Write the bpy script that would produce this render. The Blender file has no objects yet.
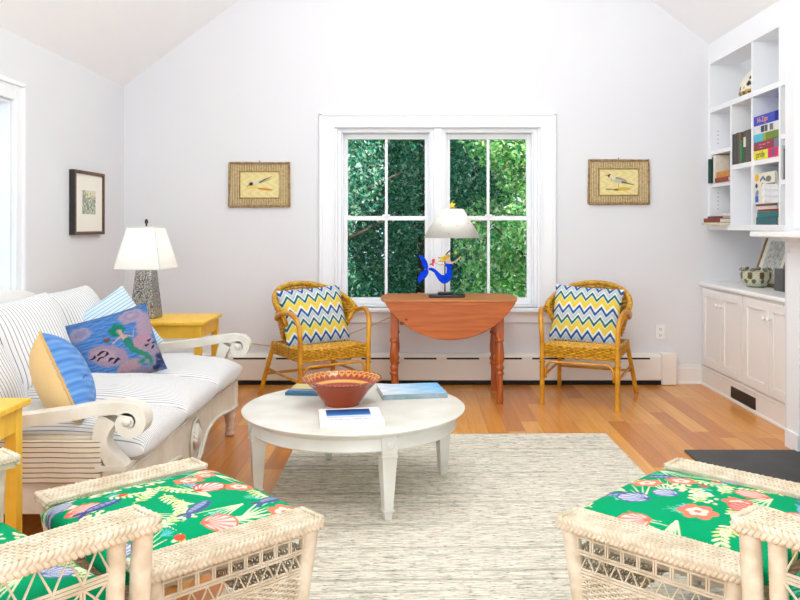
import bpy, math, random
import numpy as np
from mathutils import Vector, Matrix
PI = math.pi
R = math.radians
COL = bpy.context.scene.collection
rnd = random.Random(7)

# ------------------------------------------------------------------ helpers
def lin(c):
    if isinstance(c, (int, float)): c = (c, c, c)
    out = []
    for v in c[:3]:
        v = v / 255.0
        out.append(v / 12.92 if v <= 0.04045 else ((v + 0.055) / 1.055) ** 2.4)
    return tuple(out)
def lin_np(a):
    a = np.clip(a, 0, 255) / 255.0
    return np.where(a <= 0.04045, a / 12.92, ((a + 0.055) / 1.055) ** 2.4)

class MB:
    def __init__(s): s.v = []; s.f = []
    def add(s, vs, fs):
        o = len(s.v); s.v.extend([tuple(p) for p in vs]); s.f.extend([tuple(i + o for i in f) for f in fs]); return s
    def box(s, x0, x1, y0, y1, z0, z1, M=None):
        vs = [(x, y, z) for z in (z0, z1) for y in (y0, y1) for x in (x0, x1)]
        if M is not None: vs = [M @ Vector(p) for p in vs]
        return s.add(vs, [(0, 2, 3, 1), (4, 5, 7, 6), (0, 1, 5, 4), (2, 6, 7, 3), (0, 4, 6, 2), (1, 3, 7, 5)])
    def frustum(s, cx, cy, z0, z1, a0, b0, a1, b1, dx=0, dy=0):
        vs = [(cx - a0, cy - b0, z0), (cx + a0, cy - b0, z0), (cx + a0, cy + b0, z0), (cx - a0, cy + b0, z0),
              (cx + dx - a1, cy + dy - b1, z1), (cx + dx + a1, cy + dy - b1, z1), (cx + dx + a1, cy + dy + b1, z1), (cx + dx - a1, cy + dy + b1, z1)]
        return s.add(vs, [(3, 2, 1, 0), (4, 5, 6, 7), (0, 1, 5, 4), (1, 2, 6, 5), (2, 3, 7, 6), (3, 0, 4, 7)])
    def prism(s, poly, fn0, fn1):
        n = len(poly)
        vs = [fn0(p) for p in poly] + [fn1(p) for p in poly]
        fs = [tuple(range(n))[::-1], tuple(range(n, 2 * n))] + [(i, (i + 1) % n, n + (i + 1) % n, n + i) for i in range(n)]
        return s.add(vs, fs)
    def tube(s, pts, r, seg=8, closed=False, flat=None, up=None):
        pts = [Vector(p) for p in pts]; n = len(pts)
        rs = r if isinstance(r, (list, tuple)) else [r] * n
        tang = []
        for i in range(n):
            a = pts[(i - 1) % n] if (closed or i > 0) else pts[i]
            b = pts[(i + 1) % n] if (closed or i < n - 1) else pts[i]
            t = (b - a); tang.append(t.normalized() if t.length > 1e-9 else Vector((0, 0, 1)))
        ref = Vector(up) if up else (Vector((0, 0, 1)) if abs(tang[0].z) < 0.9 else Vector((1, 0, 0)))
        nrm = (ref - tang[0] * ref.dot(tang[0])).normalized()
        vs = []
        for i in range(n):
            t = tang[i]
            if up: nn = Vector(up)
            else: nn = nrm
            nrm = (nn - t * nn.dot(t))
            nrm = nrm.normalized() if nrm.length > 1e-6 else Vector((1, 0, 0))
            b = t.cross(nrm)
            fa, fb = flat if flat else (1, 1)
            for k in range(seg):
                a = 2 * PI * k / seg
                vs.append(pts[i] + (nrm * math.cos(a) * fa + b * math.sin(a) * fb) * rs[i])
        fs = []
        m = n if closed else n - 1
        for i in range(m):
            for k in range(seg):
                a = i * seg + k; b_ = i * seg + (k + 1) % seg
                c = ((i + 1) % n) * seg + (k + 1) % seg; d = ((i + 1) % n) * seg + k
                fs.append((a, b_, c, d))
        if not closed:
            fs.append(tuple(range(seg))[::-1]); fs.append(tuple(range((n - 1) * seg, n * seg)))
        return s.add(vs, fs)
    def ribbon(s, pts, half, axis_pts, seg_caps=True):
        """planar centreline swept with a rectangular section. pts: 2d; half: list of half thickness; axis_pts: (fn0, fn1) 2d->3d"""
        n = len(pts); L = []; Rr = []
        for i in range(n):
            a = pts[max(i - 1, 0)]; b = pts[min(i + 1, n - 1)]
            tx, ty = b[0] - a[0], b[1] - a[1]; l = math.hypot(tx, ty) or 1
            nx, ny = -ty / l, tx / l; h = half[i] if isinstance(half, (list, tuple)) else half
            L.append((pts[i][0] + nx * h, pts[i][1] + ny * h)); Rr.append((pts[i][0] - nx * h, pts[i][1] - ny * h))
        f0, f1 = axis_pts
        vs = []
        for i in range(n): vs += [f0(L[i]), f1(L[i]), f1(Rr[i]), f0(Rr[i])]
        fs = []
        for i in range(n - 1):
            for k in range(4): fs.append((i * 4 + k, i * 4 + (k + 1) % 4, (i + 1) * 4 + (k + 1) % 4, (i + 1) * 4 + k))
        fs += [(3, 2, 1, 0), ((n - 1) * 4, (n - 1) * 4 + 1, (n - 1) * 4 + 2, (n - 1) * 4 + 3)]
        return s.add(vs, fs)
    def lathe(s, prof, seg=32, c=(0, 0, 0), M=None):
        """prof: (r, z) from bottom to top; r=0 closes"""
        rows = []; vs = []
        for (r, z) in prof:
            if r <= 1e-6: rows.append([len(vs)]); vs.append((c[0], c[1], c[2] + z))
            else:
                rows.append(list(range(len(vs), len(vs) + seg)))
                vs += [(c[0] + r * math.cos(2 * PI * k / seg), c[1] + r * math.sin(2 * PI * k / seg), c[2] + z) for k in range(seg)]
        fs = []
        for a, b in zip(rows[:-1], rows[1:]):
            for k in range(seg):
                k2 = (k + 1) % seg
                if len(a) == 1 and len(b) == 1: continue
                if len(a) == 1: fs.append((a[0], b[k2], b[k]))
                elif len(b) == 1: fs.append((a[k], a[k2], b[0]))
                else: fs.append((a[k], a[k2], b[k2], b[k]))
        if len(rows[0]) > 1: fs.append(tuple(rows[0])[::-1])
        if len(rows[-1]) > 1: fs.append(tuple(rows[-1]))
        if M is not None: vs = [M @ Vector(p) for p in vs]
        return s.add(vs, fs)

def new_obj(name, mesh, parent=None):
    o = bpy.data.objects.new(name, mesh); COL.objects.link(o)
    if parent is not None: o.parent = parent
    return o
def part(name, mb, mat, parent=None, smooth=False, bevel=0, auto=None, subsurf=0, label=None, fixn=True):
    me = bpy.data.meshes.new(name)
    me.from_pydata(mb.v, [], mb.f)
    if fixn:
        import bmesh
        b = bmesh.new(); b.from_mesh(me); bmesh.ops.recalc_face_normals(b, faces=b.faces); b.to_mesh(me); b.free()
    me.materials.append(mat)
    if smooth or auto:
        me.polygons.foreach_set('use_smooth', [True] * len(me.polygons))
        if auto: me.set_sharp_from_angle(angle=R(auto))
    o = new_obj(name, me, parent)
    if bevel:
        m = o.modifiers.new('Bevel', 'BEVEL'); m.width = bevel; m.segments = 2; m.limit_method = 'ANGLE'; m.angle_limit = R(35)
        me.polygons.foreach_set('use_smooth', [True] * len(me.polygons)); me.set_sharp_from_angle(angle=R(35))
    if subsurf:
        m = o.modifiers.new('Sub', 'SUBSURF'); m.levels = m.render_levels = subsurf
    if label: o['label'] = label
    return o
def tag(o, label=None, cat=None, group=None, kind=None):
    if label: o['label'] = label
    if cat: o['category'] = cat
    if group: o['group'] = group
    if kind: o['kind'] = kind
    return o
def thing(name, label, cat, loc=(0, 0, 0), rz=0, group=None):
    o = bpy.data.objects.new(name, None); COL.objects.link(o)
    o.location = loc; o.rotation_euler = (0, 0, rz)
    return tag(o, label, cat, group)
def struct(name, mb, mat, parent=None, **k):
    o = part(name, mb, mat, parent, **k)
    if parent is None: o['kind'] = 'structure'
    return o
def children(o): return [c for c in COL.objects if c.parent == o]
def dup(o, parent=None):
    c = o.copy(); COL.objects.link(c); c.parent = parent
    for ch in children(o): dup(ch, c)
    return c
def orient(o, loc, normal, up):
    n = Vector(normal).normalized(); u = Vector(up); u = (u - n * u.dot(n)).normalized(); x = u.cross(n)
    M = Matrix(((x.x, u.x, n.x, loc[0]), (x.y, u.y, n.y, loc[1]), (x.z, u.z, n.z, loc[2]), (0, 0, 0, 1)))
    o.matrix_basis = M

# ------------------------------------------------------------------ materials
def nodemat(name):
    m = bpy.data.materials.new(name); m.use_nodes = True
    nt = m.node_tree; b = nt.nodes['Principled BSDF']
    return m, nt, b
def mat(name, c, rough=0.5, metal=0.0, var=0.0, vscale=6.0, bump=0.0, bscale=60.0, stretch=(1, 1, 1), coat=0.0, sheen=0.0, spec=0.5, c2=None, trans=0):
    m, nt, b = nodemat(name); N = nt.nodes; L = nt.links
    b.inputs['Roughness'].default_value = rough; b.inputs['Metallic'].default_value = metal
    b.inputs['Specular IOR Level'].default_value = spec
    b.inputs['Coat Weight'].default_value = coat; b.inputs['Sheen Weight'].default_value = sheen
    tc = N.new('ShaderNodeTexCoord'); mp = N.new('ShaderNodeMapping'); mp.inputs['Scale'].default_value = stretch
    L.new(tc.outputs['Object'], mp.inputs['Vector'])
    base = lin(c)
    no = N.new('ShaderNodeTexNoise'); no.inputs['Scale'].default_value = vscale; no.inputs['Detail'].default_value = 5
    L.new(mp.outputs['Vector'], no.inputs['Vector'])
    rp = N.new('ShaderNodeValToRGB')
    d = lin(c2) if c2 else tuple(v * (1 - var) for v in base)
    rp.color_ramp.elements[0].position = 0.35; rp.color_ramp.elements[0].color = (*d, 1)
    rp.color_ramp.elements[1].position = 0.62; rp.color_ramp.elements[1].color = (*base, 1)
    L.new(no.outputs['Fac'], rp.inputs['Fac']); L.new(rp.outputs['Color'], b.inputs['Base Color'])
    if bump > 0:
        n2 = N.new('ShaderNodeTexNoise'); n2.inputs['Scale'].default_value = bscale; n2.inputs['Detail'].default_value = 3
        L.new(mp.outputs['Vector'], n2.inputs['Vector'])
        bp = N.new('ShaderNodeBump'); bp.inputs['Strength'].default_value = bump; bp.inputs['Distance'].default_value = 0.01
        L.new(n2.outputs['Fac'], bp.inputs['Height']); L.new(bp.outputs['Normal'], b.inputs['Normal'])
    return m
def paintmat(name, rough=0.8, sheen=0.0, bump=0.15, bscale=300, spec=0.3, metal=0):
    m, nt, b = nodemat(name); N = nt.nodes; L = nt.links
    a = N.new('ShaderNodeAttribute'); a.attribute_name = 'Col'
    b.inputs['Roughness'].default_value = rough; b.inputs['Sheen Weight'].default_value = sheen
    b.inputs['Specular IOR Level'].default_value = spec; b.inputs['Metallic'].default_value = metal
    tc = N.new('ShaderNodeTexCoord'); n2 = N.new('ShaderNodeTexNoise'); n2.inputs['Scale'].default_value = bscale
    L.new(tc.outputs['Object'], n2.inputs['Vector'])
    mx = N.new('ShaderNodeMixRGB'); mx.blend_type = 'MULTIPLY'; mx.inputs['Fac'].default_value = 0.12
    L.new(a.outputs['Color'], mx.inputs['Color1']); L.new(n2.outputs['Fac'], mx.inputs['Color2'])
    L.new(mx.outputs['Color'], b.inputs['Base Color'])
    if bump:
        bp = N.new('ShaderNodeBump'); bp.inputs['Strength'].default_value = bump; bp.inputs['Distance'].default_value = 0.004
        L.new(n2.outputs['Fac'], bp.inputs['Height']); L.new(bp.outputs['Normal'], b.inputs['Normal'])
    return m
def stripemat(name, base, line, period, width, axis='X', use_uv=True, rough=0.9, wob=0.0, tone=None):
    """woven ticking stripes: line colour every <period> metres"""
    m, nt, b = nodemat(name); N = nt.nodes; L = nt.links
    b.inputs['Roughness'].default_value = rough; b.inputs['Specular IOR Level'].default_value = 0.2
    tc = N.new('ShaderNodeTexCoord'); sp = N.new('ShaderNodeSeparateXYZ')
    L.new(tc.outputs['UV' if use_uv else 'Object'], sp.inputs[0])
    src = sp.outputs[axis]
    if wob:
        no = N.new('ShaderNodeTexNoise'); no.inputs['Scale'].default_value = 5; L.new(tc.outputs['Object'], no.inputs['Vector'])
        ma = N.new('ShaderNodeMath'); ma.operation = 'MULTIPLY_ADD'; ma.inputs[1].default_value = wob; L.new(no.outputs['Fac'], ma.inputs[0]); L.new(src, ma.inputs[2]); src = ma.outputs[0]
    dv = N.new('ShaderNodeMath'); dv.operation = 'DIVIDE'; dv.inputs[1].default_value = period; L.new(src, dv.inputs[0])
    fr = N.new('ShaderNodeMath'); fr.operation = 'FRACT'; L.new(dv.outputs[0], fr.inputs[0])
    rp = N.new('ShaderNodeValToRGB'); e = rp.color_ramp.elements
    e[0].position = 0; e[0].color = (*lin(line), 1); e[1].position = width + 0.08; e[1].color = (*lin(base), 1)
    k = e.new(width); k.color = (*lin(line), 1); k = e.new(0.92); k.color = (*lin(base), 1); k = e.new(1.0); k.color = (*lin(line), 1)
    if tone:
        k = e.new(0.5); k.color = (*lin(tone), 1)
    L.new(fr.outputs[0], rp.inputs['Fac']); L.new(rp.outputs['Color'], b.inputs['Base Color'])
    n2 = N.new('ShaderNodeTexNoise'); n2.inputs['Scale'].default_value = 9; n2.inputs['Detail'].default_value = 4; L.new(tc.outputs['Object'], n2.inputs['Vector'])
    bp = N.new('ShaderNodeBump'); bp.inputs['Strength'].default_value = 0.5; bp.inputs['Distance'].default_value = 0.02
    L.new(n2.outputs['Fac'], bp.inputs['Height']); L.new(bp.outputs['Normal'], b.inputs['Normal'])
    return m

M = {}
M['wall'] = mat('wall_paint', (228, 229, 233), 0.85, var=0.015, vscale=1.5, bump=0.03, bscale=150, spec=0.2)
M['ceiling'] = mat('ceiling_paint', (250, 251, 254), 0.9, var=0.01, spec=0.2)
M['trim'] = mat('trim_paint', (242, 244, 248), 0.4, var=0.015, vscale=3)
M['cabinet'] = mat('cabinet_paint', (238, 235, 232), 0.45, var=0.02, vscale=3)
M['counter'] = mat('counter_paint', (244, 243, 243), 0.3, var=0.02)
M['heater'] = mat('heater_enamel', (240, 236, 228), 0.4, var=0.02)
M['dark'] = mat('dark_gap', (30, 28, 26), 0.8, var=0.2)
M['slate'] = mat('slate', (74, 76, 76), 0.6, var=0.25, vscale=5, bump=0.1, bscale=30)
M['sofa_paint'] = mat('distressed_white_paint', (228, 225, 214), 0.45, var=0.0, c2=(212, 205, 190), vscale=7, bump=0.1, bscale=40)
M['sofa_pink'] = mat('worn_pinkish_paint', (232, 214, 198), 0.5, c2=(205, 178, 160), vscale=14)
M['table_white'] = mat('worn_white_table_paint', (222, 221, 214), 0.42, c2=(208, 205, 193), vscale=5, bump=0.05, bscale=30)
M['yellow'] = mat('yellow_paint', (244, 196, 62), 0.45, c2=(232, 180, 46), vscale=6, bump=0.08, bscale=50, stretch=(1, 5, 1))
M['pine'] = mat('orange_pine', (190, 100, 34), 0.45, c2=(166, 78, 18), vscale=3, stretch=(1.2, 14, 14), coat=0.05)
M['pine_top'] = mat('pine_top', (196, 126, 74), 0.5, c2=(178, 104, 54), vscale=3, stretch=(1.2, 14, 14), coat=0.0, spec=.25)
M['pine_leg'] = mat('pine_leg', (184, 96, 38), 0.4, c2=(156, 72, 22), vscale=5, stretch=(14, 14, 2), coat=0.3)
M['knot'] = mat('pine_knot', (110, 52, 24), 0.5, var=0.4, vscale=40)
M['rattan'] = mat('amber_rattan', (228, 176, 44), 0.4, c2=(176, 118, 10), vscale=45, coat=0.15)
M['rattan_pole'] = mat('amber_rattan_pole', (222, 162, 36), 0.35, c2=(190, 124, 14), vscale=9, coat=0.35)
M['wicker'] = mat('cream_wicker', (222, 211, 190), 0.6, c2=(200, 186, 160), vscale=20, spec=.3)
M['rug_dummy'] = None
M['black'] = mat('black_lacquer', (18, 18, 20), 0.3, var=0.2)
M['steel'] = mat('dark_steel', (60, 56, 54), 0.35, metal=0.8)
M['shade_white'] = mat('white_lamp_linen', (248, 247, 242), 0.8, var=0.02, bump=0.1, bscale=300)
def translucent(m_, f, col):
    nt = m_.node_tree; t_ = nt.nodes.new('ShaderNodeBsdfTranslucent'); t_.inputs['Color'].default_value = (*lin(col), 1); ms = nt.nodes.new('ShaderNodeMixShader'); ms.inputs['Fac'].default_value = f
    nt.links.new(nt.nodes['Principled BSDF'].outputs[0], ms.inputs[1]); nt.links.new(t_.outputs[0], ms.inputs[2]); nt.links.new(ms.outputs[0], nt.nodes['Material Output'].inputs['Surface'])
translucent(M['shade_white'], .3, (250, 249, 246))
M['brass'] = mat('brass', (200, 150, 70), 0.3, metal=0.8)
M['paper'] = mat('page_paper', (232, 228, 216), 0.8, var=0.12, vscale=120, stretch=(0.1, 0.1, 4))
M['twig'] = mat('bark_twig', (176, 144, 92), 0.7, c2=(132, 104, 62), vscale=40, bump=0.4)
M['reed'] = mat('dry_reed', (222, 202, 160), 0.7, c2=(196, 172, 126), vscale=50, bump=0.3)
M['framewood'] = mat('walnut_frame', (108, 70, 40), 0.5, c2=(78, 48, 26), vscale=30)
M['frame_side'] = mat('blackened_frame_side', (44, 40, 42), 0.5, var=0.2)
M['matboard'] = mat('matboard', (244, 242, 232), 0.9, var=0.01)
M['white_plastic'] = mat('white_plastic', (245, 245, 243), 0.35)
M['bark'] = mat('tree_bark', (92, 80, 66), 0.9, c2=(60, 52, 42), vscale=12, bump=0.6)
M['grass'] = mat('lawn_grass', (88, 128, 56), 0.95, c2=(60, 100, 40), vscale=6, bump=0.5, bscale=50)
M['print'] = paintmat('printed_paper', 0.6, bump=0.0)
M['fabric_print'] = paintmat('printed_cotton', 0.9, sheen=0.0, bump=0.15, bscale=500, spec=.1)
M['needle'] = paintmat('needlepoint_wool', 0.95, sheen=0.1, bump=0.6, bscale=260)
M['glaze'] = paintmat('glazed_earthenware', 0.14, bump=0.0, spec=0.6)
M['ceramic'] = paintmat('spotted_ceramic', 0.3, bump=0.0)

# leaves
def leafmat():
    m, nt, b = nodemat('tree_leaf'); N = nt.nodes; L = nt.links
    a = N.new('ShaderNodeAttribute'); a.attribute_name = 'Col'
    n = N.new('ShaderNodeTexNoise'); n.inputs['Scale'].default_value = 30
    tc = N.new('ShaderNodeTexCoord'); L.new(tc.outputs['Object'], n.inputs['Vector'])
    mx = N.new('ShaderNodeMixRGB'); mx.blend_type = 'MULTIPLY'; mx.inputs['Fac'].default_value = 0.2
    L.new(a.outputs['Color'], mx.inputs['Color1']); L.new(n.outputs['Fac'], mx.inputs['Color2'])
    L.new(mx.outputs['Color'], b.inputs['Base Color']); b.inputs['Roughness'].default_value = 0.35
    t = N.new('ShaderNodeBsdfTranslucent'); L.new(mx.outputs['Color'], t.inputs['Color'])
    ms = N.new('ShaderNodeMixShader'); ms.inputs['Fac'].default_value = 0.5
    L.new(b.outputs[0], ms.inputs[1]); L.new(t.outputs[0], ms.inputs[2]); L.new(ms.outputs[0], nt.nodes['Material Output'].inputs['Surface'])
    return m
M['leaf'] = leafmat()
def glassmat():
    m, nt, b = nodemat('window_glass'); N = nt.nodes; L = nt.links
    tr = N.new('ShaderNodeBsdfTransparent'); tr.inputs['Color'].default_value = (0.96, 0.985, 0.98, 1)
    gl = N.new('ShaderNodeBsdfGlossy'); gl.inputs['Roughness'].default_value = 0.02
    fr = N.new('ShaderNodeFresnel'); fr.inputs['IOR'].default_value = 1.08
    ms = N.new('ShaderNodeMixShader'); L.new(fr.outputs[0], ms.inputs['Fac']); L.new(tr.outputs[0], ms.inputs[1]); L.new(gl.outputs[0], ms.inputs[2])
    L.new(ms.outputs[0], N['Material Output'].inputs['Surface']) if False else nt.links.new(ms.outputs[0], nt.nodes['Material Output'].inputs['Surface'])
    return m
M['glass'] = glassmat()
def hammered():
    m, nt, b = nodemat('hammered_silver'); N = nt.nodes; L = nt.links
    b.inputs['Metallic'].default_value = 0.9; b.inputs['Roughness'].default_value = 0.35; b.inputs['Base Color'].default_value = (*lin((220, 214, 204)), 1)
    tc = N.new('ShaderNodeTexCoord'); v = N.new('ShaderNodeTexVoronoi'); v.inputs['Scale'].default_value = 120
    L.new(tc.outputs['Object'], v.inputs['Vector'])
    bp = N.new('ShaderNodeBump'); bp.inputs['Strength'].default_value = .7; bp.inputs['Distance'].default_value = 0.006
    L.new(v.outputs['Distance'], bp.inputs['Height']); L.new(bp.outputs['Normal'], b.inputs['Normal'])
    rp = N.new('ShaderNodeValToRGB'); rp.color_ramp.elements[0].color = (*lin((226, 225, 220)), 1); rp.color_ramp.elements[1].color = (*lin((104, 102, 98)), 1)
    rp.color_ramp.elements[1].position = 0.75
    L.new(v.outputs['Distance'], rp.inputs['Fac']); L.new(rp.outputs['Color'], b.inputs['Base Color'])
    return m
M['hammered'] = hammered()
def floormat():
    m, nt, b = nodemat('oak_plank_floor'); N = nt.nodes; L = nt.links
    tc = N.new('ShaderNodeTexCoord'); sp = N.new('ShaderNodeSeparateXYZ'); L.new(tc.outputs['Object'], sp.inputs[0])
    def math_(op, a, b_=None, v=None):
        n = N.new('ShaderNodeMath'); n.operation = op
        if isinstance(a, (int, float)): n.inputs[0].default_value = a
        else: L.new(a, n.inputs[0])
        if b_ is not None:
            if isinstance(b_, (int, float)): n.inputs[1].default_value = b_
            else: L.new(b_, n.inputs[1])
        return n.outputs[0]
    W, LEN = 0.112, 0.95
    xs = math_('DIVIDE', sp.outputs['X'], W); row = math_('FLOOR', xs); fx = math_('FRACT', xs)
    wn = N.new('ShaderNodeTexWhiteNoise'); wn.noise_dimensions = '1D'; L.new(row, wn.inputs['W'])
    ys = math_('ADD', math_('DIVIDE', sp.outputs['Y'], LEN), math_('MULTIPLY', wn.outputs['Value'], 7.3)); col = math_('FLOOR', ys); fy = math_('FRACT', ys)
    cb = N.new('ShaderNodeCombineXYZ'); L.new(row, cb.inputs[0]); L.new(col, cb.inputs[1])
    w2 = N.new('ShaderNodeTexWhiteNoise'); w2.noise_dimensions = '3D'; L.new(cb.outputs[0], w2.inputs['Vector'])
    rp = N.new('ShaderNodeValToRGB'); e = rp.color_ramp.elements
    e[0].position = 0.0; e[0].color = (*lin((204, 128, 52)), 1); e[1].position = 1.0; e[1].color = (*lin((240, 178, 92)), 1)
    for p, c in ((0.14, (208, 130, 50)), (0.3, (224, 150, 62)), (0.6, (230, 158, 70)), (0.85, (236, 168, 80))):
        k = e.new(p); k.color = (*lin(c), 1)
    L.new(w2.outputs['Value'], rp.inputs['Fac'])
    mp = N.new('ShaderNodeMapping'); mp.inputs['Scale'].default_value = (26, 1.6, 1); L.new(tc.outputs['Object'], mp.inputs['Vector'])
    ad = N.new('ShaderNodeVectorMath'); ad.operation = 'ADD'; L.new(mp.outputs[0], ad.inputs[0])
    sc = N.new('ShaderNodeVectorMath'); sc.operation = 'SCALE'; sc.inputs['Scale'].default_value = 31; L.new(w2.outputs['Color'], sc.inputs[0]); L.new(sc.outputs[0], ad.inputs[1])
    no = N.new('ShaderNodeTexNoise'); no.inputs['Scale'].default_value = 1.6; no.inputs['Detail'].default_value = 7; no.inputs['Roughness'].default_value = 0.6; L.new(ad.outputs[0], no.inputs['Vector'])
    r2 = N.new('ShaderNodeValToRGB'); r2.color_ramp.elements[0].position = 0.3; r2.color_ramp.elements[0].color = (0.74, 0.66, 0.56, 1); r2.color_ramp.elements[1].position = 0.65; r2.color_ramp.elements[1].color = (1, 1, 1, 1)
    L.new(no.outputs['Fac'], r2.inputs['Fac'])
    mx = N.new('ShaderNodeMixRGB'); mx.blend_type = 'MULTIPLY'; mx.inputs['Fac'].default_value = 0.75; L.new(rp.outputs['Color'], mx.inputs['Color1']); L.new(r2.outputs['Color'], mx.inputs['Color2'])
    gap = math_('MAXIMUM', math_('LESS_THAN', fx, 0.018), math_('LESS_THAN', fy, 0.0025))
    m3 = N.new('ShaderNodeMixRGB'); m3.inputs['Color2'].default_value = (*lin((150, 88, 40)), 1); L.new(gap, m3.inputs['Fac']); L.new(mx.outputs['Color'], m3.inputs['Color1'])
    L.new(m3.outputs['Color'], b.inputs['Base Color'])
    b.inputs['Roughness'].default_value = 0.32; b.inputs['Coat Weight'].default_value = 0.25; b.inputs['Coat Roughness'].default_value = 0.2
    bp = N.new('ShaderNodeBump'); bp.invert = True; bp.inputs['Strength'].default_value = 0.3; bp.inputs['Distance'].default_value = 0.002
    L.new(gap, bp.inputs['Height']); L.new(bp.outputs['Normal'], b.inputs['Normal'])
    return m
M['floor'] = floormat()
def rugmat():
    m, nt, b = nodemat('woven_rag_rug'); N = nt.nodes; L = nt.links
    b.inputs['Roughness'].default_value = 0.95; b.inputs['Specular IOR Level'].default_value = 0.1
    tc = N.new('ShaderNodeTexCoord')
    def noise(scale, sx, sy, detail=3):
        mp = N.new('ShaderNodeMapping'); mp.inputs['Scale'].default_value = (sx, sy, 1); L.new(tc.outputs['Object'], mp.inputs['Vector'])
        n = N.new('ShaderNodeTexNoise'); n.inputs['Scale'].default_value = scale; n.inputs['Detail'].default_value = detail; n.inputs['Roughness'].default_value = 0.62
        L.new(mp.outputs[0], n.inputs['Vector']); return n
    a = noise(1, 11, 110, 4); d = noise(1, 1.6, 42, 3); s = noise(1, 30, 150, 2); big = noise(1, 0.5, 26, 3)
    rp = N.new('ShaderNodeValToRGB'); e = rp.color_ramp.elements
    e[0].position = 0.30; e[0].color = (*lin((120, 120, 110)), 1); e[1].position = 0.62; e[1].color = (*lin((250, 247, 238)), 1)
    for p, c in ((0.38, (196, 194, 182)), (0.44, (220, 215, 202)), (0.52, (236, 231, 219))):
        k = e.new(p); k.color = (*lin(c), 1)
    L.new(a.outputs['Fac'], rp.inputs['Fac'])
    r2 = N.new('ShaderNodeValToRGB'); e = r2.color_ramp.elements
    e[0].position = 0.3; e[0].color = (*lin((196, 214, 206)), 1); e[1].position = 0.72; e[1].color = (*lin((244, 226, 214)), 1)
    for p, c in ((0.42, (246, 244, 238)), (0.6, (250, 248, 242))):
        k = e.new(p); k.color = (*lin(c), 1)
    L.new(d.outputs['Fac'], r2.inputs['Fac'])
    mx = N.new('ShaderNodeMixRGB'); mx.blend_type = 'MULTIPLY'; mx.inputs['Fac'].default_value = 0.85; L.new(rp.outputs['Color'], mx.inputs['Color1']); L.new(r2.outputs['Color'], mx.inputs['Color2'])
    r3 = N.new('ShaderNodeValToRGB'); r3.color_ramp.elements[0].position = 0.30; r3.color_ramp.elements[0].color = (0.2, 0.21, 0.18, 1); r3.color_ramp.elements[1].position = 0.44; r3.color_ramp.elements[1].color = (1, 1, 1, 1)
    L.new(s.outputs['Fac'], r3.inputs['Fac'])
    m2 = N.new('ShaderNodeMixRGB'); m2.blend_type = 'MULTIPLY'; m2.inputs['Fac'].default_value = 0.95; L.new(mx.outputs['Color'], m2.inputs['Color1']); L.new(r3.outputs['Color'], m2.inputs['Color2'])
    r4 = N.new('ShaderNodeValToRGB'); r4.color_ramp.elements[0].position = 0.36; r4.color_ramp.elements[0].color = (0.62, 0.63, 0.60, 1); r4.color_ramp.elements[1].position = 0.46; r4.color_ramp.elements[1].color = (1, 1, 1, 1)
    L.new(big.outputs['Fac'], r4.inputs['Fac'])
    m4 = N.new('ShaderNodeMixRGB'); m4.blend_type = 'MULTIPLY'; m4.inputs['Fac'].default_value = 0.75; L.new(m2.outputs['Color'], m4.inputs['Color1']); L.new(r4.outputs['Color'], m4.inputs['Color2'])
    L.new(m4.outputs['Color'], b.inputs['Base Color'])
    bp = N.new('ShaderNodeBump'); bp.inputs['Strength'].default_value = 0.7; bp.inputs['Distance'].default_value = 0.008
    L.new(a.outputs['Fac'], bp.inputs['Height']); L.new(bp.outputs['Normal'], b.inputs['Normal'])
    return m
M['rug'] = rugmat()
M['ticking'] = stripemat('blue_grey_ticking', (232, 231, 230), (142, 144, 152), 0.0135, 0.14, 'X', True)
M['ticking_y'] = stripemat('blue_grey_ticking_upright', (234, 234, 234), (100, 100, 112), 0.021, 0.07, 'X', True)
M['tick_side'] = stripemat('ticking_side_panel', (226, 216, 196), (92, 86, 90), 0.0185, 0.10, 'Z', False, wob=0.01)
M['sky_ticking'] = stripemat('pale_blue_ticking', (206, 226, 238), (130, 160, 178), 0.018, 0.12, 'Y', True)
M['cream_cloth'] = mat('cream_cloth', (240, 238, 232), 0.9, var=0.03, bump=0.3, bscale=14)

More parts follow.
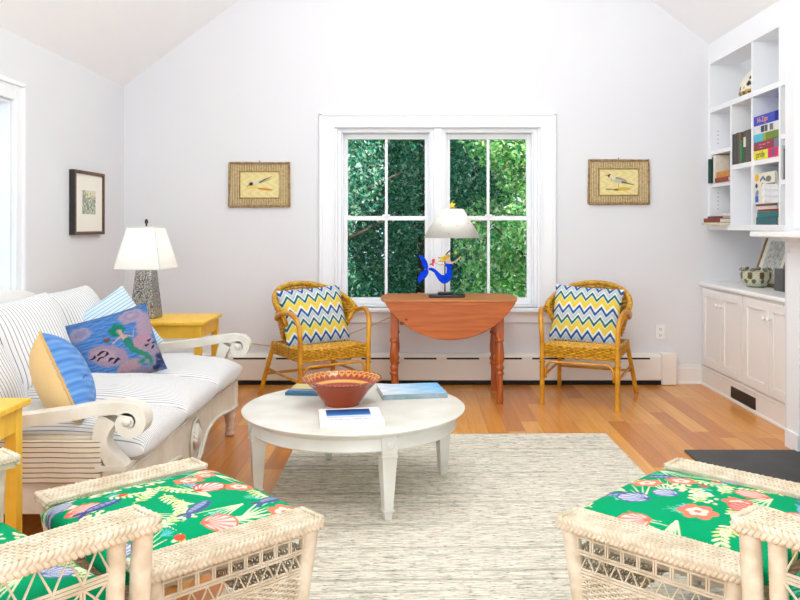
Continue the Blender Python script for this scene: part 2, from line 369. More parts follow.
# ------------------------------------------------------------------ painting on dense meshes (fabric prints, covers)
class Paint:
    def __init__(s, X, Y, base):
        s.X, s.Y = X, Y; s.C = np.empty(X.shape + (3,)); s.C[:] = base; s.soft = 0.0016
    def _mix(s, mask, col, a=1.0):
        mk = (np.clip(mask, 0, 1) * a)[..., None]; s.C = s.C * (1 - mk) + np.array(col, float) * mk
    def ell(s, cx, cy, a, b, rot=0, col=(0, 0, 0), alpha=1, soft=None):
        c, sn = math.cos(rot), math.sin(rot); dx, dy = s.X - cx, s.Y - cy
        u, v = dx * c + dy * sn, -dx * sn + dy * c
        d = (np.sqrt((u / a) ** 2 + (v / b) ** 2) - 1) * min(a, b)
        s._mix(0.5 - d / (soft or s.soft), col, alpha)
    def cap(s, x0, y0, x1, y1, r0, r1=None, col=(0, 0, 0), alpha=1):
        r1 = r0 if r1 is None else r1
        dx, dy = x1 - x0, y1 - y0; L2 = dx * dx + dy * dy + 1e-12
        t = np.clip(((s.X - x0) * dx + (s.Y - y0) * dy) / L2, 0, 1)
        d = np.hypot(s.X - x0 - t * dx, s.Y - y0 - t * dy) - (r0 + (r1 - r0) * t)
        s._mix(0.5 - d / s.soft, col, alpha)
    def path(s, pts, r0, r1, col, alpha=1):
        n = len(pts) - 1
        for i in range(n):
            s.cap(*pts[i], *pts[i + 1], r0 + (r1 - r0) * i / n, r0 + (r1 - r0) * (i + 1) / n, col, alpha)
    def rect(s, x0, x1, y0, y1, col, alpha=1):
        d = np.maximum(np.abs(s.X - (x0 + x1) / 2) - abs(x1 - x0) / 2, np.abs(s.Y - (y0 + y1) / 2) - abs(y1 - y0) / 2)
        s._mix(0.5 - d / s.soft, col, alpha)
    def leaf(s, x0, y0, ang, ln, w, col, alpha=1):
        cx, cy = x0 + math.cos(ang) * ln / 2, y0 + math.sin(ang) * ln / 2
        s.ell(cx, cy, ln / 2, w, ang, col, alpha)

def grid_mesh(name, P, C, material, parent=None, closed_u=False, smooth=True, UV=None):
    """P: (nv, nu, 3) positions, C: (nv, nu, 3) sRGB colours or None"""
    nv, nu = P.shape[:2]
    me = bpy.data.meshes.new(name)
    idx = np.arange(nv * nu).reshape(nv, nu)
    if closed_u: idx2 = np.concatenate([idx, idx[:, :1]], 1)
    else: idx2 = idx
    q = np.stack([idx2[:-1, :-1], idx2[:-1, 1:], idx2[1:, 1:], idx2[1:, :-1]], -1).reshape(-1, 4)
    me.vertices.add(nv * nu); me.vertices.foreach_set('co', P.reshape(-1).astype(np.float32))
    nf = len(q); me.loops.add(nf * 4); me.loops.foreach_set('vertex_index', q.reshape(-1).astype(np.int32))
    me.polygons.add(nf); me.polygons.foreach_set('loop_start', np.arange(nf, dtype=np.int32) * 4)
    me.polygons.foreach_set('loop_total', np.full(nf, 4, np.int32))
    me.polygons.foreach_set('use_smooth', np.full(nf, smooth, bool))
    me.update(calc_edges=True)
    set_col(me, C)
    if UV is not None:
        uv = me.uv_layers.new(name='UVMap'); uv.data.foreach_set('uv', UV.reshape(-1, 2)[q.reshape(-1)].reshape(-1).astype(np.float32))
    me.materials.append(material)
    me.validate()
    return new_obj(name, me, parent)
def set_col(me, C):
    if C is None: return
    n = len(me.vertices)
    a = me.color_attributes.new('Col', 'FLOAT_COLOR', 'POINT')
    c = np.ones((n, 4), np.float32); c[:, :3] = lin_np(C.reshape(-1, 3)); a.data.foreach_set('color', c.reshape(-1))

def cushion(name, w, h, t, p, q, nu, nv, material, parent=None, paint=None, back=None, pinch=0.0, crown=0.0, wr=0.0, seed=1, side=(0.5, 0.5)):
    """soft cushion in the local XY plane, front towards +Z. top and underside are one closed body"""
    us = np.sin(PI / 2 * np.linspace(-1, 1, nu)) if paint is None else np.concatenate([[-1], np.linspace(-0.995, 0.995, nu - 2), [1]])
    vs = np.sin(PI / 2 * np.linspace(-1, 1, nv)) if paint is None else np.concatenate([[-1], np.linspace(-0.995, 0.995, nv - 2), [1]])
    U, V = np.meshgrid(us, vs)
    f = np.power(np.clip((1 - np.abs(U) ** p) * (1 - np.abs(V) ** p), 0, 1), q)
    X = U * w / 2 * (1 - pinch * (1 - V ** 2)); Y = V * h / 2 * (1 - pinch * (1 - U ** 2))
    Zt = t * side[1] * f + crown * (1 - U ** 2) * (1 - V ** 2); Zb = -t * side[0] * f
    if wr:
        g = np.random.RandomState(seed); wv = np.zeros_like(X)
        for _ in range(7):
            a = g.uniform(0, PI); k = g.uniform(8, 30); ph = g.uniform(0, 6)
            wv += np.sin((X * math.cos(a) + Y * math.sin(a)) * k + ph) / k * 8
        Zt = Zt + wv * wr * np.clip(f, 0, 1); Zb = Zb - wv * wr * 0.5 * np.clip(f, 0, 1)
    Pt = np.stack([X, Y, Zt], -1); Pb = np.stack([X, Y, Zb], -1)[:, ::-1]
    P = np.concatenate([Pt, Pb], 1)           # wraps around in u
    C = None
    if paint is not None:
        pt = Paint(X, Y, (255, 255, 255)); paint(pt); Ct = pt.C
        Cb = np.empty_like(Ct); 
        if back is None: Cb[:] = Ct
        elif callable(back): pb = Paint(X, Y, (255, 255, 255)); back(pb); Cb = pb.C
        else: Cb[:] = back
        C = np.concatenate([Ct, Cb[:, ::-1]], 1)
    UVt = np.stack([X + 5, Y + 5], -1); UV = np.concatenate([UVt, UVt[:, ::-1]], 1)
    o = grid_mesh(name, P, C, material, parent, closed_u=True, UV=UV)
    # weld the seam so the body is closed
    import bmesh
    b = bmesh.new(); b.from_mesh(o.data); bmesh.ops.remove_doubles(b, verts=b.verts, dist=1e-6)
    bmesh.ops.recalc_face_normals(b, faces=b.faces); b.to_mesh(o.data); b.free()
    return o
def panel(name, w, h, nu, nv, paint, material, parent=None, t=0.0):
    X, Y = np.meshgrid(np.linspace(-w / 2, w / 2, nu), np.linspace(-h / 2, h / 2, nv))
    pt = Paint(X, Y, (255, 255, 255)); pt.soft = w / nu; paint(pt)
    o = grid_mesh(name, np.stack([X, Y, X * 0], -1), pt.C, material, parent, smooth=False)
    return o

# ------------------------------------------------------------------ camera / world / light
F = 780.0
cam = bpy.data.cameras.new('camera'); cam.sensor_width = 36; cam.lens = 36 * F / 800
cam.shift_x = -15 / 800; cam.shift_y = -74 / 800; cam.clip_start = 0.05
co = bpy.data.objects.new('camera', cam); COL.objects.link(co); co.location = (0, 0, 1.25); co.rotation_euler = (R(90), 0, 0)
sc = bpy.context.scene; sc.camera = co
sc.view_settings.view_transform = 'Standard'; sc.view_settings.look = 'None'; sc.view_settings.exposure = 0.33; sc.view_settings.gamma = 1
sc.view_settings.use_curve_mapping = False
sc.cycles.max_bounces = 10; sc.cycles.diffuse_bounces = 6; sc.cycles.transparent_max_bounces = 12; sc.cycles.use_denoising = True
sc.cycles.sample_clamp_indirect = 6
w = bpy.data.worlds.new('daylight'); sc.world = w; w.use_nodes = True
bg = w.node_tree.nodes['Background']; bg.inputs[0].default_value = (0.64, 0.82, 1.0, 1); bg.inputs[1].default_value = 1.5
def area(name, loc, rot, sx, sy, e, c=(1, 1, 1)):
    l = bpy.data.lights.new(name, 'AREA'); l.shape = 'RECTANGLE'; l.size = sx; l.size_y = sy; l.energy = e; l.color = c
    o = bpy.data.objects.new(name, l); COL.objects.link(o); o.location = loc; o.rotation_euler = rot; return o
area('rear_fill_light', (0.16, -1.95, 1.55), (R(90), 0, 0), 4.4, 2.4, 70, (0.93, 0.985, 0.975))  # added fill light behind the camera; the glazing is invented
area('left_fill_light', (-2.75, 0.9, 1.5), (0, R(-90), 0), 1.6, 2.2, 34, (0.93, 0.985, 0.975))  # added fill light at an invented side opening, out of view
def lamp(name, loc, e, r, c=(0.94, 0.985, 0.97), parent=None):
    l = bpy.data.lights.new(name, 'POINT'); l.energy = e; l.shadow_soft_size = r; l.color = c
    o = bpy.data.objects.new(name, l); COL.objects.link(o); o.location = loc; o.parent = parent; return o
lamp('overhead_fill_light', (0.235, 1.5, 2.75), 36, .3); lamp('overhead_fill_light', (0.235, 4.0, 3.0), 36, .35)  # two fill lights added out of view to brighten ceiling and room
for nm, lc, rt, sx_, sy_ in (('portal_back', (.18, 6.42, 1.32), (R(-90), 0, 0), 1.6, 1.4), ('portal_left', (-2.53, 3.94, 1.3), (0, R(-90), 0), 1.35, 1.0)):
    po_ = area(nm, lc, rt, sx_, sy_, 1); po_.data.cycles.is_portal = True
s = bpy.data.lights.new('sun', 'SUN'); s.energy = 7.5; s.angle = R(0.6); s.color = (1, 0.96, 0.86)
so = bpy.data.objects.new('sun', s); COL.objects.link(so)
so.rotation_euler = Vector((-0.60, 0.40, -0.70)).to_track_quat('-Z', 'Y').to_euler()

# ------------------------------------------------------------------ room shell
XL, XR, D, YN = -2.31, 2.75, 6.19, -1.7
HL, SL = 2.36, 0.75; XRIDGE = 0.235; HR = HL + SL * (XRIDGE - XL); HRW = HR - SL * (XR - XRIDGE)
mb = MB().box(XL - .2, XR + .2, YN - .2, D + .2, -0.2, 0); struct('floor', mb, M['floor'])
# ceiling: two slopes
mb = MB()
for (xa, za, xb, zb) in ((XL - .2, HL - .2 * SL, XRIDGE, HR), (XRIDGE, HR, XR + .2, HRW - .2 * SL)):
    poly = [(xa, za), (xb, zb), (xb, zb + .18), (xa, za + .18)]
    mb.prism(poly, lambda p: (p[0], YN - .2, p[1]), lambda p: (p[0], D + .2, p[1]))
struct('ceiling', mb, M['ceiling'])
# back wall with window opening
WX0, WX1, WZ0, WZ1 = -.635, .992, .60, 2.03
mb = MB()
def bwall(poly): mb.prism(poly, lambda p: (p[0], D, p[1]), lambda p: (p[0], D + .2, p[1]))
zc = lambda x: HL + SL * (x - XL) if x < XRIDGE else HR - SL * (x - XRIDGE)
bwall([(XL, 0), (WX0, 0), (WX0, zc(WX0)), (XL, HL)])
bwall([(WX1, 0), (XR, 0), (XR, HRW), (WX1, zc(WX1))])
bwall([(WX0, 0), (WX1, 0), (WX1, WZ0), (WX0, WZ0)])
bwall([(WX0, WZ1), (WX1, WZ1), (WX1, zc(WX1)), (XRIDGE, HR), (WX0, zc(WX0))])
struct('wall_back', mb, M['wall'])
# left wall with the window hole
LY0, LY1, LZ0, LZ1 = 3.42, 4.46, 0.62, 1.97
mb = MB(); xa, xb = XL - .2, XL
mb.box(xa, xb, LY1, D + .2, 0, HL); mb.box(xa, xb, 2.1, LY0, 0, HL); mb.box(xa, xb, LY0, LY1, 0, LZ0); mb.box(xa, xb, LY0, LY1, LZ1, HL)
mb.box(xa, xb, YN - .2, -0.2, 0, HL); mb.box(xa, xb, -.2, 2.1, 0, 0.6); mb.box(xa, xb, -.2, 2.1, 2.1, HL)  # second opening, near the camera, made for the added side fill
struct('wall_left', mb, M['wall'])
mb = MB().box(XR, XR + .2, YN - .2, D + .2, 0, HRW); struct('wall_right', mb, M['wall'])
# chimney breast
BX, BY1, BY0 = 2.13, 4.49, 2.35
mb = MB(); mb.box(BX, XR, BY1 - .19, BY1, 0, zc(BX)); mb.box(BX, XR, BY0, BY0 + .3, 0, zc(BX)); mb.box(BX, XR, BY0 + .3, BY1 - .19, .93, zc(BX))
mb.box(BX + .5, XR, BY0 + .3, BY1 - .19, 0, .93)
struct('wall_chimney', mb, M['wall'])
# rear wall (unseen), with an opening invented for the fill light behind it
mb = MB(); mb.box(XL, -2.1, YN - .2, YN, 0, HL); mb.box(2.45, XR, YN - .2, YN, 0, HRW)
mb.prism([(XL, 2.6), (XR, 2.6), (XR, HRW + .01), (XRIDGE, HR), (XL, HL + .01)], lambda p: (p[0], YN - .2, p[1]), lambda p: (p[0], YN, p[1]))
struct('wall_rear', mb, M['wall'])
# outside ground
mb = MB().box(-25, 25, D + .25, 40, -.9, -.7); struct('ground_outside', mb, M['grass'])
# sloped trim board on chimney breast
mb = MB().box(BX - .012, BX, BY0, BY1 - .13, 1.24, zc(BX) - .02); struct('trim_chimney', mb, M['trim'])

# window on the back wall (casing, jamb, two double-hung units)
mb = MB(); c = .11
for (x0, x1, z0, z1) in ((WX0 - c, WX0, WZ0, WZ1 + .0), (WX1, WX1 + c, WZ0, WZ1 + .0), (WX0 - c, WX1 + c, WZ1, WZ1 + .105)):
    mb.box(x0, x1, D - .022, D, z0, z1)
mb.box(WX0 - c - .012, WX0 - c + .014, D - .034, D, WZ0, WZ1 + .107); mb.box(WX1 + c - .014, WX1 + c + .012, D - .034, D, WZ0, WZ1 + .107)
mb.box(WX0 - c - .012, WX1 + c + .012, D - .034, D, WZ1 + .09, WZ1 + .12)
mb.box(WX0 - .014, WX0 + .0015, D - .03, D, WZ0 + .001, WZ1); mb.box(WX1 - .0015, WX1 + .014, D - .03, D, WZ0 + .001, WZ1); mb.box(WX0 - .014, WX1 + .014, D - .0305, D, WZ1 - .0015, WZ1 + .014)
struct('trim_window', mb, M['trim'], bevel=.004)
mb = MB().box(WX0 - c - .03, WX1 + c + .03, D - .07, D + .05, WZ0 - .028, WZ0 + .0); mb.box(WX0 - c, WX1 + c, D - .02, D, WZ0 - .115, WZ0 - .028)
struct('trim_sill', mb, M['trim'], bevel=.005)
def dh_window(name, x0, x1, z0, z1, lab):
    """double hung unit in the plane of the back wall"""
    w_ = thing(name, lab, 'window', ((x0 + x1) / 2, D + .1, z0)); w_['kind'] = 'structure'
    hw = (x1 - x0) / 2; H = z1 - z0
    fr = MB(); y0, y1 = -.075, .1
    fr.box(-hw, -hw + .028, y0, y1, 0, H); fr.box(hw - .028, hw, y0, y1, 0, H); fr.box(-hw + .028, hw - .028, y0, y1, H - .03, H); fr.box(-hw + .028, hw - .028, y0, y1, 0, .02)
    fr.box(-hw + .028, -hw + .04, y0 + .02, -.03, .02, H - .03); fr.box(hw - .04, hw - .028, y0 + .02, -.03, .02, H - .03)
    part('window_frame', fr, M['trim'], w_, bevel=.003)
    mid = H * .5
    for k, (a, b_, yy) in enumerate(((.022, mid + .018, -.02), (mid - .018, H - .032, .015))):
        sm = MB(); i0, i1 = -hw + .03, hw - .03; st = .042
        rb = .052 if k == 0 else .036; rt = .036 if k == 0 else .042
        sm.box(i0, i0 + st, yy, yy + .032, a, b_); sm.box(i1 - st, i1, yy, yy + .032, a, b_)
        sm.box(i0 + st, i1 - st, yy, yy + .032, a, a + rb); sm.box(i0 + st, i1 - st, yy, yy + .032, b_ - rt, b_)
        sash = part('sash', sm, M['trim'], w_, bevel=.003)
        part('muntin', MB().box(-.011, .011, yy + .004, yy + .028, a + rb, b_ - rt), M['trim'], sash)
        part('glass', MB().box(i0 + st - .004, i1 - st + .004, yy + .014, yy + .018, a + rb - .004, b_ - rt + .004), M['glass'], sash)
    lk = MB().box(-.03, .03, -.03, -.02, mid + .015, mid + .03); part('sash_lock', lk, M['white_plastic'], w_)
    return w_
MX = .181
dh_window('window_1', WX0 + .02, MX - .03, WZ0, WZ1 - .005, 'left white double-hung window over darker green trees')
dh_window('window_2', MX + .03, WX1 - .02, WZ0, WZ1 - .005, 'right white double-hung window over bright sunlit leaves')
mb = MB().box(MX - .03, MX + .03, D - .005, D + .2, WZ0, WZ1 - .005); mb.box(WX0, WX0 + .02, D, D + .2, WZ0, WZ1); mb.box(WX1 - .02, WX1, D, D + .2, WZ0, WZ1); mb.box(WX0 + .02, WX1 - .02, D, D + .2, WZ1 - .005, WZ1)
struct('trim_mullion', mb, M['trim'], bevel=.004)
# left wall window
w3 = thing('window_3', 'white double-hung window at the left edge of the left wall', 'window', (XL, (LY0 + LY1) / 2, LZ0)); w3['kind'] = 'structure'
hw = (LY1 - LY0) / 2; H = LZ1 - LZ0
mb = MB(); mb.box(-.2, 0, -hw, -hw + .02, 0, H); mb.box(-.2, 0, hw - .02, hw, 0, H); mb.box(-.2, 0, -hw + .02, hw - .02, H - .02, H); mb.box(-.2, 0, -hw + .02, hw - .02, 0, .02)
part('window_frame', mb, M['trim'], w3, bevel=.003)
mb = MB(); c = .1
mb.box(0, .022, -hw - c, -hw, -.0, H + c); mb.box(0, .022, hw, hw + c, -.0, H + c); mb.box(0, .022, -hw, hw, H, H + c)
mb.box(0, .036, hw + c - .02, hw + c + .006, 0, H + c); mb.box(0, .036, -hw - c, hw + c + .006, H + c - .015, H + c + .012); mb.box(0, .03, hw - .0015, hw + .014, 0, H)
mb.box(0, .06, -hw - c, hw + c, -.03, 0)
part('casing', mb, M['trim'], w3, bevel=.004)
for (a, b_, xx) in ((.02, H * .5 + .018, -.09), (H * .5 - .018, H - .02, -.125)):
    sm = MB(); i0, i1 = -hw + .02, hw - .02
    sm.box(xx, xx + .03, i0, i0 + .042, a, b_); sm.box(xx, xx + .03, i1 - .042, i1, a, b_); sm.box(xx, xx + .03, i0 + .042, i1 - .042, a, a + .042); sm.box(xx, xx + .03, i0 + .042, i1 - .042, b_ - .04, b_)
    sash = part('sash', sm, M['trim'], w3, bevel=.003)
    part('muntin', MB().box(xx + .004, xx + .026, -.011, .011, a + .042, b_ - .04), M['trim'], sash)
    part('glass', MB().box(xx + .013, xx + .017, i0 + .04, i1 - .04, a + .04, b_ - .038), M['glass'], sash)

# baseboards
def bboard(name, fn):
    mb = MB(); prof = [(0, 0), (.018, 0), (.018, .12), (.012, .135), (.012, .148), (.004, .155), (0, .155)]
    fn(mb, prof); struct(name, mb, M['cabinet'])
bboard('baseboard_back', lambda m, p: (m.prism(p, lambda q: (2.06, D - q[0], q[1]), lambda q: (2.28, D - q[0], q[1])), m.prism([(.018, 0), (.03, 0), (.03, .012), (.018, .022)], lambda q: (2.06, D - q[0], q[1]), lambda q: (2.28, D - q[0], q[1]))))
bboard('baseboard_left', lambda m, p: (m.prism(p, lambda q: (XL + q[0], YN, q[1]), lambda q: (XL + q[0], D - .075, q[1]))))

# baseboard heater
ht = thing('baseboard_heater', 'long white baseboard heater along the back wall under the window', 'heater', (0, D, 0))
hx0, hx1 = -2.28, 1.935
mb = MB(); prof = [(.0, .235), (.045, .235), (.072, .205), (.072, .035), (.062, .03), (.062, .2), (.04, .222), (0, .222)]
prof = [(0, .245), (.05, .245), (.07, .222), (.07, .04), (.055, .035), (0, .035)]
mb.prism(prof, lambda q: (hx0, -q[0], q[1]), lambda q: (hx1, -q[0], q[1])); part('cover', mb, M['heater'], ht, bevel=.004)
mb = MB()
k = -6
while True:
    x = -.086 + k * .335; k += 1
    if x + .26 > hx1: break
    if x < hx0: continue
    mb.box(x, x + .255, -.0712, -.0702, .203, .216)
part('vent_slots', mb, M['dark'], ht)
part('end_cap', MB().box(hx1, hx1 + .12, -.08, 0, .003, .25), M['heater'], ht, bevel=.006)
part('toe_gap', MB().box(hx0, hx1, -.055, 0, 0.001, .036), M['dark'], ht)

# power outlet
po = thing('power_outlet', 'white wall outlet to the right of the rattan chair', 'outlet', (1.945, D, .41))
part('cover_plate', MB().box(-.036, .036, -.006, 0, -.058, .058), M['white_plastic'], po, bevel=.002)
for zz in (-.024, .024):
    rc = part('receptacle', MB().box(-.017, .017, -.009, -.006, zz - .015, zz + .015), M['white_plastic'], po, bevel=.003)
    part('slot', MB().box(-.008, -.005, -.0094, -.0088, zz - .004, zz + .007).box(.005, .008, -.0094, -.0088, zz - .004, zz + .006).box(-.003, .003, -.0094, -.0088, zz - .011, zz - .006), M['dark'], rc)

# ------------------------------------------------------------------ built-ins on the right
CX = 2.28          # cabinet face
mb = MB(); mb.prism([(0, 0), (.02, 0), (.02, .012), (.012, .02), (.012, .132), (.02, .138), (.02, .15), (0, .155)], lambda q: (CX - q[0], BY1, q[1]), lambda q: (CX - q[0], D, q[1]))
mb.box(CX, XR, BY1, D, 0, .15); struct('trim_plinth', mb, M['cabinet'])
vg = thing('floor_vent', 'black vent grille low in the cabinet plinth', 'vent', (CX - .013, 5.39, .064))
part('frame', MB().box(-.004, 0, -.2, .2, -.04, -.034).box(-.004, 0, -.2, .2, .034, .04).box(-.004, 0, -.2, -.194, -.034, .034).box(-.004, 0, .194, .2, -.034, .034), M['black'], vg)
part('backing', MB().box(-.001, 0.0, -.194, .194, -.034, .034), M['black'], vg)
mb = MB()
for k in range(9): mb.box(-.003, -.001, -.194, .194, -.032 + k * .0075, -.029 + k * .0075)
part('louvre', mb, M['black'], vg)
def shaker(parent, y0, y1, z0, z1, knob_y):
    d = MB(); f = .062; x0 = CX - .02
    d.box(x0, CX, y0, y0 + f, z0, z1); d.box(x0, CX, y1 - f, y1, z0, z1); d.box(x0, CX, y0 + f, y1 - f, z0, z0 + f); d.box(x0, CX, y0 + f, y1 - f, z1 - f, z1)
    d.box(x0 + .011, CX, y0 + f, y1 - f, z0 + f, z1 - f)
    dd = part('door', d, M['cabinet'], parent, bevel=.002)
    Mk = Matrix.Translation((x0, knob_y, .655)) @ Matrix.Rotation(R(-90), 4, 'Y')
    part('knob', MB().lathe([(.007, -.0005), (.006, .010), (.013, .018), (.015, .024), (.011, .029), (0, .031)], 16, M=Mk), M['white_plastic'], dd, smooth=True)
for i, (y0, y1, lb) in enumerate(((5.395, D, 'white shaker cabinet in the corner against the back wall'), (BY1, 5.385, 'white shaker cabinet beside the fireplace, behind the mosaic bowl'))):
    cb = thing('cabinet', lb, 'cabinet', (0, 0, 0), group=None)
    part('body', MB().box(CX, XR - .012, y0, y1, .156, .774), M['cabinet'], cb)
    lo, hi = (y0 + .01, y1 - .05) if i == 0 else (4.60, y1 - .01)
    m_ = (lo + hi) / 2
    shaker(cb, lo, m_ - .002, .165, .762, m_ - .035); shaker(cb, m_ + .002, hi, .165, .762, m_ + .035)
ct = part('countertop', MB().prism([(0, 0), (.485, 0), (.5, .008), (.5, .026), (.49, .034), (0, .034)], lambda q: (XR - q[0], BY1, .775 + q[1]), lambda q: (XR - q[0], D, .775 + q[1])), M['counter'], bevel=.003)
tag(ct, 'white painted countertop over the corner cabinets', 'countertop')
# upper bookcase
bk = thing('bookcase', 'white built-in wall shelving above the countertop', 'bookcase')
SX, SB = 2.34, 2.72; t = .022
ys = [4.44, 4.99, 5.40, 5.76, D - .002]
part('back_panel', MB().box(SB, XR - .001, 4.44, D - .001, 1.22, 2.66), M['cabinet'], bk)
mb = MB().box(SX - .012, SB, 4.435, D, 1.218, 1.258); part('bottom_board', mb, M['trim'], bk, bevel=.002)
part('cornice', MB().box(SX - .012, SB, 4.435, D, 2.525, 2.69).box(SX + .0, XR, 4.435, D, 2.62, 2.64), M['trim'], bk)
part('side_panel', MB().box(SX - .012, SB, D - .03, D, 1.258, 2.525), M['trim'], bk)
part('side_panel', MB().box(SX - .012, SB, 4.435, 4.5, 1.258, 2.525), M['trim'], bk)
part('filler_panel', MB().box(SX - .012, SX + .01, 4.5, 4.979, 2.178, 2.525), M['trim'], bk)
def shelf(y0, y1, z, th=.03): part('shelf', MB().box(SX, SB, y0, y1, z - th, z), M['trim'], bk)
part('shelf', MB().box(SX - .012, SB, 4.5, D - .03, 2.14, 2.178), M['trim'], bk)
for yy in (4.99, 5.40, 5.76): part('divider', MB().box(SX - .008, SB, yy - t / 2, yy + t / 2, 1.258, 2.14), M['trim'], bk)
for yy in (4.99, 5.40): part('divider', MB().box(SX - .008, SB, yy - t / 2, yy + t / 2, 2.178, 2.525), M['trim'], bk)
shelf(5.771, D - .03, 1.84); shelf(5.771, D - .03, 1.585)
shelf(5.411, 5.749, 1.70, .034); shelf(5.001, 5.389, 1.70, .034)
shelf(4.5, 4.979, 1.835); shelf(4.5, 4.979, 1.545)
mb = MB()
for yy in (6.02,):
    for zz in [1.66 + .032 * i for i in range(4)] + [1.90 + .032 * i for i in range(4)] + [1.38 + .032 * i for i in range(5)]:
        xx = SX + .05; part('peg_hole', MB().box(xx, xx + .006, D - .0315, D - .0295, zz, zz + .006), M['dark'], bk)

BY1 = 4.43
# fireplace
fp = thing('fireplace', 'white fireplace surround with mantel shelf on the right wall', 'fireplace')
mb = MB(); mb.box(BX - .02, BX, 4.285, BY1, 0, 1.1); mb.box(BX - .03, BX, 4.283, BY1 + .004, 0, .10)
part('pilaster', mb, M['trim'], fp, bevel=.003)
mb = MB(); mb.box(BX - .02, BX, BY0, BY0 + .19, 0, 1.1); part('pilaster', mb, M['trim'], fp, bevel=.003)
part('frieze', MB().box(BX - .02, BX, BY0 + .19, 4.285, .93, 1.1), M['trim'], fp)
mb = MB(); prof = [(0, 1.09), (.022, 1.10), (.026, 1.125), (.045, 1.16), (.075, 1.175), (.075, 1.185), (0, 1.185)]
mb.prism(prof, lambda q: (BX - q[0], BY0 + .02, q[1]), lambda q: (BX - q[0], BY1 - .05, q[1])); part('cornice_moulding', mb, M['trim'], fp)
mb = MB().box(BX - .19, BX, BY0 - .1, BY1 + .1, 1.185, 1.22); part('mantel_shelf', mb, M['counter'], fp, bevel=.01)
part('firebox', MB().box(BX + .001, BX + .006, BY0 + .22, 4.299, .0, .925), M['dark'], fp)
hs = struct('floor_hearth', MB().box(1.49, BX + .5, 2.4, 4.32, .0, .012), M['slate'], bevel=.003)

# ------------------------------------------------------------------ rug
rg = part('rug', MB().box(-.9, .93, -1.37, 1.37, 0, .007), M['rug'], bevel=.003)
rg.location = (.235, 3.30, 0); rg.rotation_euler = (0, 0, R(0.8))
tag(rg, 'cream and grey flat-woven rug under the round coffee table', 'rug')

